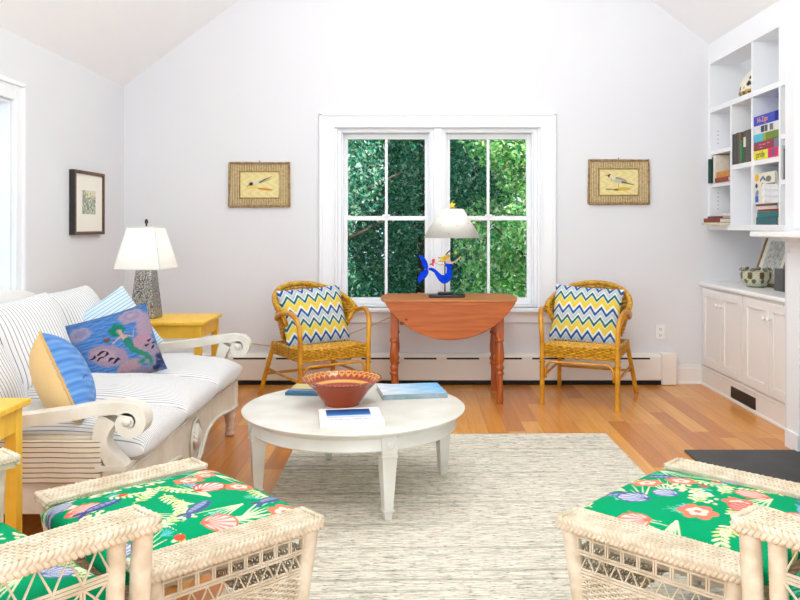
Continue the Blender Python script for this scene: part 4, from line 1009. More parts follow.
GREEN = (0, 158, 104)
def floral(seed, W, H, dens=1.0, fixed=()):
    def f(p):
        g = random.Random(seed); p.C[:] = GREEN
        cream, pale, blue, sky, coral, pink, lemon, red, navy = (240, 234, 192), (206, 226, 190), (96, 112, 168), (120, 176, 206), (232, 118, 96), (240, 206, 200), (214, 212, 140), (222, 84, 60), (60, 72, 140)
        def blades(x, y, a):
            for k in range(5):
                aa = a + (k - 2) * .17 + g.uniform(-.04, .04); l = g.uniform(.10, .19)
                p.cap(x, y, x + math.cos(aa) * l, y + math.sin(aa) * l, .0042, .0008, pale if k % 2 else cream)
        def frond(x, y, a):
            pts = []; 
            for i in range(8): pts.append((x, y)); x += math.cos(a) * .018; y += math.sin(a) * .018; a += .12
            p.path(pts, .0025, .0012, lemon)
            for i, (qx, qy) in enumerate(pts[1:]):
                for s_ in (-1, 1): p.leaf(qx, qy, a - .9 + i * .1 + s_ * .9, .028, .0055, cream if g.random() < .6 else lemon)
        def fish(x, y, a, c1, c2, s_=1.0):
            c, sn = math.cos(a), math.sin(a)
            p.ell(x, y, .042 * s_, .017 * s_, a, c1); p.ell(x, y + .004 * s_, .036 * s_, .008 * s_, a, c2, .7)
            for k in (-1, 1): p.leaf(x - c * .036 * s_, y - sn * .036 * s_, a + PI + k * .5, .03 * s_, .006 * s_, c1)
            for k in range(4): q = (-.02 + .013 * k) * s_; p.cap(x + q * c - sn * .012 * s_, y + q * sn + c * .012 * s_, x + q * c + sn * .012 * s_, y + q * sn - c * .012 * s_, .0012, .0012, navy if c1 != coral else red)
            p.ell(x + c * .031 * s_, y + sn * .031 * s_, .003, .003, 0, (30, 30, 40))
        def shell(x, y, a, c1, c2, s_=1.0):
            s_ *= 1.2; hx, hy = x - math.cos(a) * .036 * s_, y - math.sin(a) * .036 * s_
            p.ell(x, y, .042 * s_, .034 * s_, a, c1); p.ell(x, y, .037 * s_, .029 * s_, a, c2)
            for k in range(7):
                b = a + (k - 3) * .27; l = (.070 - .004 * abs(k - 3)) * s_; p.cap(hx, hy, hx + math.cos(b) * l, hy + math.sin(b) * l, .001, .0034 * s_, c1, .75)
            p.ell(hx, hy, .010 * s_, .008 * s_, a, c1)
        def rose(x, y, c1, c2, s_=1.0):
            for k in range(6):
                b = 2 * PI * k / 6 + .3; p.ell(x + .022 * s_ * math.cos(b), y + .018 * s_ * math.sin(b), .017 * s_, .014 * s_, b, c1)
            for k in range(5):
                b = 2 * PI * k / 5; p.ell(x + .012 * s_ * math.cos(b), y + .010 * s_ * math.sin(b), .011 * s_, .008 * s_, b + .8, c2)
            p.ell(x, y, .007 * s_, .006 * s_, 0, c1)
        def coralb(x, y, c, n=26, s_=1.0):
            for k in range(n): p.ell(x + g.gauss(0, .026) * s_, y + g.gauss(0, .020) * s_, .009 * s_, .007 * s_, g.uniform(0, 3), c if k % 4 else (c[0] - 26, c[1] - 34, c[2] - 30))
        def spray(x, y, c, a):
            for k in range(9):
                b = a + g.uniform(-1, 1); l = g.uniform(.03, .06); p.cap(x, y, x + l * math.cos(b), y + l * math.sin(b), .0015, .0007, c)
                p.cap(x + l * .6 * math.cos(b), y + l * .6 * math.sin(b), x + l * .9 * math.cos(b + .5), y + l * .9 * math.sin(b + .5), .001, .0006, c)
        nx, ny = max(3, int(W / .115 * dens)), max(3, int(H / .105 * dens)); cells = [((i + .5) / nx, (j + .5) / ny) for i in range(nx) for j in range(ny)]
        g.shuffle(cells)
        for k, (i, j) in enumerate(cells):
            x = (i - .5) * W + g.uniform(-.03, .03); y = (j - .5) * H + g.uniform(-.03, .03); a = g.uniform(-PI, PI); m = k % 11
            if m in (0, 3, 6, 9): blades(x, y, a)
            if m in (1, 4, 7, 10): frond(x, y, a)
            if m in (2, 8): spray(x, y, (130, 206, 190), a)
        for k, (i, j) in enumerate(cells):
            x = (i - .5) * W + g.uniform(-.03, .03); y = (j - .5) * H + g.uniform(-.03, .03); a = g.uniform(-.6, .6); m = k % 11
            if m == 2: fish(x, y, a, (84, 100, 150), (176, 186, 204), 1.3)
            elif m == 3: shell(x, y, a, coral, pink)
            elif m == 4: rose(x, y, (232, 130, 104), (248, 214, 198), 1.35)
            elif m == 5: coralb(x, y, (240, 232, 192))
            elif m == 8: fish(x, y, a + 2.6, sky, (170, 210, 226), .85)
            elif m == 9: shell(x, y, a, blue, (204, 208, 220), .8)
            elif m == 10: spray(x, y, (100, 190, 200), a); p.ell(x + .04, y - .03, .016, .013, 0, red)
        for (kind, x, y, *r_) in fixed:
            {'fish': fish, 'shell': shell, 'rose': rose, 'coral': coralb, 'blades': blades, 'frond': frond, 'spray': spray}[kind](x, y, *r_)
    return f

def ottoman(loc, rz, lab, seed, fixed):
    o = thing('wicker_ottoman', lab, 'ottoman', loc, rz, 'cream wicker ottomans with green printed cushions')
    LX, LY, H = .262, .39, .42; rw = .105
    for s_ in (-1, 1):
        y0, y1 = (s_ * LY, s_ * (LY - rw)); y0, y1 = min(y0, y1), max(y0, y1)
        woven_rail(o, -LX, LX, y0, y1, H, s_)
    lean = .055
    for sx in (-1, 1):
        for sy in (-1, 1):
            mb = MB(); wrapped(mb, (sx * (LX - .022), sy * (LY - .030), H - .026), (sx * (LX - .022 - lean), sy * (LY - .034), .055), .027, .022)
            mb.lathe([(.0, .008), (.018, .008), (.021, .02), (.021, .055), (.0, .06)], 14, (sx * (LX - .022 - lean), sy * (LY - .034), 0))
            part('leg', mb, M['wicker'], o, auto=50)
    # long side panels under the rails
    for sy in (-1, 1):
        y = sy * (LY - .022); mb = MB(); xa = LX - .05
        rods(mb, -xa, xa, .375, y); lattice(mb, -xa, xa, (.335, .375), y, .046, 'sq'); rods(mb, -xa, xa, .330, y); lattice(mb, -xa + .01, xa - .01, (.280, .326), y, .046, 'x'); rods(mb, -xa + .012, xa - .012, .276, y, 3)
        xt, xb_ = LX - .045, LX - .085
        weave(mb, quadP((-xb_, y, .10), (xb_, y, .10), (xt, y, .268), (-xt, y, .268), (0, sy, 0)), 22, 24, r=.0034, rs=.0034)
        part('side_panel', mb, M['wicker'], o, auto=60)
    for sx in (-1, 1):
        mb = MB(); x = sx * (LX - .035)
        weave(mb, quadP((x - sx * .045, -LY + .06, .12), (x - sx * .045, LY - .06, .12), (x, LY - .06, .33), (x, -LY + .06, .33), (sx, 0, 0)), 26, 24, r=.0036, rs=.0034)
        part('end_panel', mb, M['wicker'], o, auto=60)
    part('seat_deck', MB().box(-LX + .03, LX - .03, -LY + .11, LY - .11, .315, .33), M['wicker'], o)
    W, Hh = 2 * (LX + .022), 2 * (LY - rw) - .006
    cu = cushion('cushion', W, Hh, .088, 8, .3, 215, 215, M['fabric_print'], o, paint=floral(seed, W, Hh, 1.15, fixed), crown=.022, side=(.5, .5), wr=.0006)
    cu.location = (.0, 0, .375)
    return o
XC = .072
oL = ottoman((-.722, 2.33, 0), R(43.5), 'wicker ottoman on the left with green sea-print cushion, in front of the left armchair', 11,
             (('fish', -.17, .10, .1, (70, 84, 150), (176, 184, 206), 1.35), ('shell', .13, .02, .3, (226, 82, 66), (244, 226, 220), 1.1), ('rose', .19, .16, (236, 140, 120), (246, 206, 190), 1.0)))
oR = ottoman((XC * 2 + .722, 2.33, 0), R(180 - 43.5), 'wicker ottoman on the right with green sea-print cushion, in front of the right armchair', 23,
             (('coral', .02, -.02, (244, 238, 206)), ('rose', -.03, .12, (240, 130, 104), (248, 214, 200), 1.5), ('shell', .17, .12, .2, (84, 98, 150), (204, 206, 220), 1.0), ('shell', -.12, .0, 0, (226, 96, 92), (240, 150, 140), 1.0)))

def wicker_chair(loc, rz, lab, seed):
    o = thing('wicker_armchair', lab, 'armchair', loc, rz, 'cream wicker armchairs with green printed cushions')
    H = .60; LX = .34; LY = .412; rw = .105; fx = LX            # front is +X
    for s_ in (-1, 1):
        y0, y1 = sorted((s_ * LY, s_ * (LY - rw)))
        woven_rail(o, -LX + .05, fx, y0, y1, H, s_)
    for sy in (-1, 1):
        mb = MB(); wrapped(mb, (fx - .026, sy * (LY - .026), H - .028), (fx - .05, sy * (LY - .03), .012), .024, .022); part('leg', mb, M['wicker'], o, auto=50)
        mb = MB(); wrapped(mb, (-LX + .06, sy * (LY - .026), H - .028), (-LX + .03, sy * (LY - .03), .012), .024, .022); part('leg', mb, M['wicker'], o, auto=50)
        mb = MB(); wrapped(mb, (fx - .085, sy * (LY - .03), H - .028), (fx - .095, sy * (LY - .03), .26), .020, .020); part('inner_post', mb, M['wicker'], o, auto=50)
        mb = MB(); y = sy * (LY - .028); a, b_ = -LX + .07, fx - .10
        zt = H - .035
        rods(mb, a, b_ + .03, zt, y, 2); rods(mb, a, b_ + .03, zt - .075, y, 3); rods(mb, a, b_ + .03, zt - .15, y, 3); rods(mb, a, b_ + .03, zt - .225, y, 3)
        lattice(mb, a, b_, (zt - .07, zt - .004), y, .062, 'x'); lattice(mb, a, b_, (zt - .145, zt - .08), y, .062, 'sq'); lattice(mb, a, b_, (zt - .145, zt - .08), y + .002, .124, 'xx'); lattice(mb, a, b_, (zt - .22, zt - .155), y, .062, 'x')
        weave(mb, quadP((a, y, .10), (b_ + .02, y, .10), (b_ + .02, y, .33), (a, y, .33), (0, sy, 0)), 26, 30, r=.0036, rs=.0036)
        part('side_panel', mb, M['wicker'], o, auto=60)
    mb = MB(); weave(mb, quadP((fx - .05, -LY + .06, .08), (fx - .05, LY - .06, .08), (fx - .04, LY - .06, .31), (fx - .04, -LY + .06, .31), (1, 0, 0)), 28, 28, r=.0038, rs=.0036); part('front_panel', mb, M['wicker'], o, auto=60)
    # back: rounded woven panel
    mb = MB()
    def Pb(u, v):
        y = (u - .5) * 2 * (LY - .05); x = -LX + .05 - .05 * math.cos(y / LY * PI / 2) - .16 * v; z = .30 + v * (.60 + .08 * math.cos(y / LY * PI / 2))
        return Vector((x, y, z)), Vector((1, 0, .2))
    weave(mb, Pb, 30, 60, r=.0045, rs=.0042); part('backrest', mb, M['wicker'], o, auto=60)
    mb = MB(); 
    for k in range(3):
        pts = []
        for i in range(97):
            p, n = Pb(i / 96, 1); a = i * .9 + k * 2 * PI / 3; pts.append(p + Vector((math.sin(a) * .014, 0, math.sin(2 * a) * .01 + .006)))
        mb.tube(pts, .009, 6)
    part('top_braid', mb, M['wicker'], o, smooth=True)
    part('seat_deck', MB().box(-LX + .02, fx - .05, -LY + .06, LY - .06, .29, .305), M['wicker'], o)
    W, Hh = .60, 2 * (LY - .052)
    cu = cushion('seat_cushion', W, Hh, .125, 8, .26, 190, 190, M['fabric_print'], o, paint=floral(seed, W, Hh, 1.1), crown=.025)
    cu.location = (-.01, 0, .395)
    return o
# front outer corner of the near arm at (-.57, 1.755)
def place_chair(corner, ang, side, lab, seed):
    c, s_ = math.cos(R(ang)), math.sin(R(ang)); fx, fy = .34, side * .405
    return wicker_chair((corner[0] - (c * fx - s_ * fy), corner[1] - (s_ * fx + c * fy), 0), R(ang), lab, seed)
place_chair((-.578, 1.752), 50, -1, 'wicker armchair cut off at the lower left corner, behind the left ottoman', 5)
place_chair((2 * XC + .574, 1.752), 180 - 50, 1, 'wicker armchair cut off at the lower right corner, behind the right ottoman', 8)

# ------------------------------------------------------------------ rattan armchairs
def rattan_chair(loc, rz, lab):
    o = thing('rattan_armchair', lab, 'armchair', loc, rz, 'amber rattan armchairs by the back wall')
    wx, yf, yb = .255, -.26, .22
    # seat: woven skirt and top
    mb = MB(); mb.box(-wx + .01, wx - .01, yf + .015, yb, .355, .40)
    outline = [(-wx, yf), (wx, yf), (wx - .01, yb), (-wx + .01, yb)]
    n = [(0, -1, 0), (1, 0, 0), (0, 1, 0), (-1, 0, 0)]
    for i in range(4):
        a, b_ = outline[i], outline[(i + 1) % 4]
        weave(mb, quadP((*a, .345), (*b_, .345), (*b_, .412), (*a, .412), n[i]), 17, 7, r=.006, rs=.005, amp=1.2)
    weave(mb, quadP((-wx + .01, yf, .412), (wx - .01, yf, .412), (wx - .02, yb, .408), (-wx + .02, yb, .408), (0, 0, 1)), 18, 34, r=.007, rs=.004)
    seat = part('seat', mb, M['rattan'], o, auto=60)
    mb = MB(); mb.tube([(-wx, yf, .416), (wx, yf, .416), (wx - .01, yb, .414), (-wx + .01, yb, .414)], .009, 8, closed=True); mb.tube([(-wx, yf - .002, .342), (wx, yf - .002, .342), (wx - .01, yb, .342), (-wx + .01, yb, .342)], .008, 8, closed=True)
    part('seat_binding', mb, M['rattan'], seat, smooth=True)
    # legs and arms
    for s_ in (-1, 1):
        part('leg', MB().tube([(s_ * (wx + .004), yf - .006, 0), (s_ * (wx + .004), yf - .006, .45)], [.0175] * 2, 10), M['rattan_pole'], o, smooth=False, auto=50)
        part('leg', MB().tube([(s_ * (wx + .035), yb + .15, 0), (s_ * (wx + .02), yb + .09, .16), (s_ * (wx - .005), yb + .012, .36), (s_ * (wx - .01), yb - .0, .42)], .016, 10), M['rattan_pole'], o, auto=50)
        pts = [(s_ * (wx + .004), yf - .006, .44), (s_ * (wx + .008), yf - .008, .52), (s_ * (wx + .014), yf + .0, .585), (s_ * (wx + .024), yf + .035, .635), (s_ * (wx + .038), yf + .10, .660), (s_ * (wx + .05), yf + .18, .652), (s_ * (wx + .044), yf + .27, .63), (s_ * (wx + .03), yf + .33, .60)]
        q = [Vector(p) for p in pts]; sm = []
        for i in range(len(q) - 1):
            p0 = q[max(i - 1, 0)]; p1 = q[i]; p2 = q[i + 1]; p3 = q[min(i + 2, len(q) - 1)]
            for k in range(5):
                t_ = k / 5; sm.append(.5 * ((2 * p1) + (-p0 + p2) * t_ + (2 * p0 - 5 * p1 + 4 * p2 - p3) * t_ * t_ + (-p0 + 3 * p1 - 3 * p2 + p3) * t_ ** 3))
        sm.append(q[-1])
        part('arm', MB().tube(sm, .0175, 10), M['rattan_pole'], o, smooth=True)
        mb = MB()
        for (a0, b0) in (((s_ * (wx - .0), yf + .004, .20), (s_ * (wx + .01), yb + .06, .22)),): mb.tube([a0, b0], .010, 8)
        part('side_stretcher', mb, M['rattan_pole'], o, smooth=True)
    arch = [(-wx + .02, yf - .004, .19)] + [(-wx + .02 + .05 * (1 - math.cos(a)), yf - .004, .23 + .075 * math.sin(a)) for a in [i * PI / 12 for i in range(7)]] + [(wx - .02 - .05 * (1 - math.cos(a)), yf - .004, .23 + .075 * math.sin(a)) for a in [i * PI / 12 for i in range(6, -1, -1)]] + [(wx - .02, yf - .004, .19)]
    part('front_brace', MB().tube(arch, .009, 8), M['rattan_pole'], o, smooth=True)
    part('rear_stretcher', MB().tube([(-wx - .015, yb + .085, .18), (wx + .015, yb + .085, .18)], .010, 8), M['rattan_pole'], o, smooth=True)
    for zz in (.30,): 
        mb = MB()
        for s_ in (-1, 1):
            mb.tube([(s_ * (wx + .004) + .02 * math.cos(a), yf - .006 + .02 * math.sin(a), zz + .02 * math.sin(a * 2) * .2) for a in [2 * PI * i / 12 for i in range(12)]], .004, 5, closed=True)
            mb.tube([(s_ * (wx + .004) + .02 * math.cos(a), yf - .006 + .02 * math.sin(a), .335) for a in [2 * PI * i / 12 for i in range(12)]], .004, 5, closed=True)
        part('cane_wrap', mb, M['rattan'], o, smooth=True)
    # back shell: wraps from arm to arm, flaring upwards
    def Ps(u, v):
        ph = (u - .5) * R(196); cphi = math.cos(ph / 2 * (180 / 107) * .5)
        top = .585 + .235 * max(0, math.cos(ph * .72)) ** 1.1
        rx = .238 + .055 * v; ry = .235 + .065 * v
        x = rx * math.sin(ph); y = .02 + ry * math.cos(ph) * .95 + .035 * v * math.cos(ph)
        lo = .415 + .14 * (abs(u - .5) * 2) ** 3
        return Vector((x, y, lo + (top - lo) * v)), Vector((math.sin(ph), math.cos(ph), -.2)).normalized()
    mb = MB(); weave(mb, Ps, 30, 20, r=.0078, rs=.005, amp=1.1)
    bk_ = part('backrest', mb, M['rattan'], o, auto=60)
    mb = MB()
    n = 120
    for k in range(3):
        pts = []
        for i in range(n + 1):
            p, nn = Ps(i / n, 1); a = i * 1.05 + k * 2 * PI / 3; pts.append(p + nn * (math.sin(a) * .012) + Vector((0, 0, math.cos(a) * .012)))
        mb.tube(pts, .0105, 6)
    part('rim', mb, M['rattan'], bk_, smooth=True)
    return o
def chevron(p):
    cream, teal, yel, blue, grey, lt = (238, 236, 224), (24, 112, 122), (232, 206, 84), (36, 92, 164), (186, 200, 206), (120, 180, 214)
    per, hz, amp = .178, .078, .054
    z = p.Y + amp * (2 * np.abs(((p.X / hz) % 1) - .5) * 2 - 1) * .5 + .5
    f = (z / per) % 1
    C = np.empty(p.C.shape); C[:] = cream
    for a, b_, c in ((.0, .11, teal), (.79, .93, cream), (.52, .79, yel) , (.40, .52, cream), (.28, .40, cream), (.0, .0, grey)):
        C[(f >= a) & (f < b_)] = c
    # order from the bottom up: blue, grey, cream, teal, yellow, cream
    C[:] = cream
    C[(f < .13)] = blue; C[(f >= .13) & (f < .34)] = grey; C[(f >= .42) & (f < .55)] = teal; C[(f >= .60) & (f < .88)] = yel
    # mirror the order so that yellow hangs below teal
    g = 1 - f; C[:] = cream; C[(g < .15)] = blue; C[(g >= .19) & (g < .36)] = grey; C[(g >= .43) & (g < .57)] = teal; C[(g >= .61) & (g < .89)] = yel
    p.C = C
def place_local(root_loc, rz, loc):
    c, s_ = math.cos(rz), math.sin(rz); return (root_loc[0] + c * loc[0] - s_ * loc[1], root_loc[1] + s_ * loc[0] + c * loc[1], loc[2])
for (loc, deg, lab, plab, px_, roll) in (((1.235, 5.60, 0), -24, 'amber rattan armchair to the right of the drop-leaf table', 'blue and yellow zigzag pillow on the right rattan armchair', -.015, -3),
                                  ((-.69, 5.55, 0), 33, 'amber rattan armchair to the left of the drop-leaf table', 'blue and yellow zigzag pillow on the left rattan armchair', -.015, 3)):
    rattan_chair(loc, R(deg), lab)
    q = cushion('throw_pillow', .50, .425, .14, 2.6, .5, 150, 150, M['fabric_print'], paint=chevron, pinch=.045)
    tag(q, plab, 'pillow', 'zigzag pillows on the rattan armchairs')
    f = Vector((math.sin(R(deg)), -math.cos(R(deg)), .36))
    orient(q, place_local(loc, R(deg), (px_, .035, .606)), f, (0, 0, 1)); q.matrix_basis = q.matrix_basis @ Matrix.Rotation(R(roll), 4, 'Z')

# ------------------------------------------------------------------ drop-leaf table
TX, TY, TH = .245, 5.70, .735
dt = thing('drop_leaf_table', 'orange pine drop-leaf table under the back window', 'table', (TX, TY, 0))
hd = .27
def arcend(s_): return [(s_ * (.455 + .04 * math.cos(a * PI / 2)), a * hd) for a in np.linspace(-1, 1, 15)]
poly = arcend(1) + arcend(-1)[::-1]
mb = MB().prism(poly, lambda p: (p[0], p[1], TH - .02), lambda p: (p[0], p[1], TH)); part('tabletop', mb, M['pine_top'], dt, bevel=.004)
for s_ in (-1, 1):
    lp_ = [(-.455, 0), (.455, 0)]; Rr = .53; n = 30; pts = []
    a0 = math.asin(.455 / Rr); zc_ = Rr * math.cos(a0)
    for i in range(n + 1):
        a = a0 - 2 * a0 * i / n; pts.append((Rr * math.sin(a), -(Rr * math.cos(a) - zc_)))
    mb = MB().prism(pts, lambda p: (p[0], s_ * (hd + .001), TH - .019 + p[1]), lambda p: (p[0], s_ * (hd + .018), TH - .019 + p[1])); lf = part('leaf', mb, M['pine'], dt, bevel=.004)
    if s_ < 0:
        part('knot', MB().lathe([(0, -.0005), (.012, -.0002), (.009, .0008), (0, .001)], 14, M=Matrix.Translation((-.335, -hd - .018, TH - .16)) @ Matrix.Rotation(R(90), 4, 'X') @ Matrix.Diagonal((1.6, 1, 1, 1))), M['knot'], lf)
        part('knot', MB().lathe([(0, -.0005), (.007, -.0002), (.005, .0008), (0, .001)], 14, M=Matrix.Translation((-.305, -hd - .018, TH - .135)) @ Matrix.Rotation(R(90), 4, 'X') @ Matrix.Diagonal((1.8, 1, 1, 1))), M['knot'], lf)
part('apron', MB().box(-.37, .37, -hd + .03, -hd + .05, TH - .12, TH - .0205).box(-.37, .37, hd - .05, hd - .03, TH - .12, TH - .0205).box(-.37, -.35, -hd + .05, hd - .05, TH - .12, TH - .0205).box(.35, .37, -hd + .05, hd - .05, TH - .12, TH - .0205), M['pine'], dt)
prof = [(.0, 0), (.020, 0), (.023, .02), (.024, .05), (.020, .16), (.022, .20), (.028, .205), (.030, .215), (.026, .225), (.022, .23), (.029, .245), (.030, .26), (.024, .27), (.022, .28), (.029, .30), (.031, .33), (.029, .37), (.024, .42), (.022, .43), (.03, .44), (.03, .455), (.024, .465), (.0, .47)]
for sx in (-1, 1):
    for sy in (-1, 1):
        x = -.392 if sx < 0 else .352; y = sy * (hd - .06)
        mb = MB().lathe(prof, 20, (x, y, 0)); mb.box(x - .026, x + .026, y - .026, y + .026, .465, TH - .0205); part('leg', mb, M['pine_leg'], dt, auto=40)

# mermaid lamp
ml = thing('mermaid_lamp', 'small lamp with blue mermaid cutout and star-topped white shade', 'lamp', (TX - .02, TY - .05, TH))
lamp('shade_fill_light', (.045, .01, .45), 1.7, .07, (1, .97, .92), ml)  # light added to brighten the shade; the lamp looks unlit
part('base', MB().box(-.125, .135, -.05, .05, 0, .022).box(-.06, .05, -.03, .03, .022, .038), M['black'], ml, bevel=.006)
part('pole', MB().tube([(-.008, .006, .036), (-.008, .008, .10), (-.008, .010, .27), (-.004, .01, .30), (.015, .01, .325), (.04, .01, .345), (.045, .01, .37), (.045, .01, .58)], .0045, 8), M['steel'], ml, smooth=True)
mb = MB().lathe([(.205, .432), (.208, .430), (.082, .637), (.079, .639), (.079, .635), (.203, .434), (.205, .432)], 48, (.045, .01, 0))
sh = part('lamp_shade', MB().add(*(lambda m: (m.v, m.f[:-2] if False else m.f))(MB())) if False else mb, M['shade_white'], ml, smooth=True)
dots = MB(); g = random.Random(3)
for (a, t_) in ((-100, .15), (-60, .2), (-125, .45), (-80, .42), (-40, .5), (-105, .7), (-70, .68), (-30, .3), (-140, .2), (-90, .87), (20, .4), (60, .7), (110, .3), (150, .6), (-150, .75), (-20, .75)):
    rr = .2065 - (.2065 - .081) * t_ + .001; zz = .431 + .206 * t_; ra = R(a)
    dots.add(*(lambda m: (m.v, m.f))(MB().lathe([(0, -.003), (.0035, 0), (0, .003)], 6, (.045 + rr * math.cos(ra), .01 + rr * math.sin(ra), zz))))
part('bead', dots, mat('brown_bead', (110, 100, 96), .5), sh)
part('spider', MB().tube([(-.034, .01, .632), (.124, .01, .632)], .002, 6).tube([(.045, -.07, .632), (.045, .09, .632)], .002, 6), M['steel'], ml)
star = [(math.sin(2 * PI * i / 10) * (.030 if i % 2 == 0 else .012), .668 + math.cos(2 * PI * i / 10) * (.030 if i % 2 == 0 else .012)) for i in range(10)]
starm = mat('yellow_star', (248, 204, 30), .4, var=.05)
part('star_finial', MB().prism(star, lambda p: (.045 + p[0], .006, p[1]), lambda p: (.045 + p[0], .014, p[1])), starm, ml)
bluem = mat('cobalt_paint', (0, 70, 232), .6, c2=(0, 50, 196), vscale=20, spec=.1); skinm = mat('figure_skin', (226, 190, 170), .6, var=.05); hairm = mat('yellow_hair', (232, 196, 40), .5, c2=(206, 164, 20), vscale=60)
def zpt(px, py): return ((px - 410) / 655 * 60 - 0, 0)
def PX(x, y):   # coordinates of the 655x600 study of the figure -> local metres
    X = 410 + x * 60 / 655; Y = 245 + y * 60 / 655; sc_ = 780 / (TY - .05 - .02)
    return ((X - 415) / sc_ - (TX - .02), 1.25 - (Y - 226) / sc_ - TH)
def cut(pts, nm, m_, y0, y1, parent): 
    q = [PX(*p) for p in pts]; return part(nm, MB().prism(q, lambda p: (p[0], y0, p[1]), lambda p: (p[0], y1, p[1])), m_, parent, bevel=.0015)
body = [(200, 252), (235, 248), (275, 262), (310, 295), (345, 325), (375, 330), (398, 305), (402, 275), (402, 250), (385, 225), (380, 208), (395, 200), (425, 206), (462, 206), (466, 222), (450, 238), (456, 262), (462, 300), (458, 345), (440, 385), (410, 412), (375, 425), (340, 412), (312, 385), (285, 340), (262, 300), (232, 282), (205, 276)]
mm = cut(body, 'mermaid_tail', bluem, -.022, -.008, ml)
cut([(196, 262), (170, 265), (145, 240), (128, 200), (118, 150), (92, 122), (108, 108), (135, 118), (170, 150), (190, 190), (200, 230)], 'tail_fin', bluem, -.021, -.009, mm)
cut([(196, 262), (205, 290), (195, 325), (170, 360), (130, 385), (108, 405), (112, 422), (95, 412), (85, 380), (92, 340), (115, 305), (150, 275), (175, 262)], 'tail_fin', bluem, -.021, -.009, mm)
cut([(388, 212), (350, 205), (330, 212), (300, 202), (278, 190), (276, 200), (300, 214), (325, 224), (352, 220), (380, 222), (425, 222), (450, 214), (470, 200), (505, 182), (540, 155), (560, 128), (553, 120), (530, 144), (500, 168), (465, 186), (445, 178), (440, 150), (425, 140), (410, 158), (395, 178)], 'torso', skinm, -.019, -.011, ml)
cut([(438, 112), (425, 100), (400, 104), (372, 122), (345, 136), (312, 132), (300, 140), (330, 150), (345, 156), (318, 170), (294, 178), (320, 184), (360, 186), (385, 176), (405, 158), (425, 140), (440, 128)], 'hair', hairm, -.023, -.007, ml)
fr_ = cut([(270, 150), (245, 152), (238, 175), (242, 195), (215, 208), (210, 222), (235, 218), (248, 226), (256, 236), (262, 222), (255, 205), (268, 192), (274, 172)], 'red_bird', mat('crimson_paint', (214, 24, 84), .4, var=.1), -.020, -.010, ml)
st2 = cut([(500 + math.sin(2 * PI * i / 10) * (24 if i % 2 == 0 else 12), 80 - math.cos(2 * PI * i / 10) * (24 if i % 2 == 0 else 12)) for i in range(10)], 'green_star', mat('lime_star', (196, 214, 40), .4, var=.1), -.019, -.011, ml)
a, b_ = PX(500, 98), PX(535, 150); c_, d_ = PX(252, 196), PX(285, 196)
part('wire', MB().tube([(a[0], -.015, a[1]), (b_[0], -.015, b_[1])], .0015, 5).tube([(c_[0] + .0, -.015, c_[1]), (d_[0], -.015, d_[1])], .0015, 5), M['steel'], ml)
# lamp flex running behind the left rattan chair
def wp(px, py, d): s_ = 780 / d; return Vector(((px - 415) / s_, d, 1.25 - (py - 226) / s_))
pts = [wp(430, 296, 5.93), wp(418, 300, 6.04), wp(400, 312, 6.14), wp(380, 322, 6.15), wp(350, 334, 6.15), wp(320, 344, 6.155), wp(290, 348, 6.16), wp(262, 345, 6.16), wp(240, 342, 6.16)]
pts = [Vector((ml.location.x - .11, ml.location.y + .05, TH + .006)), Vector((ml.location.x - .2, TY + hd - .02, TH + .006)), Vector((ml.location.x - .24, TY + hd + .04, TH - .03))] + pts[2:]
fx_ = part('power_cord', MB().tube([p - ml.location for p in pts], .0035, 6), mat('gold_flex', (206, 168, 96), .5), ml, smooth=True)

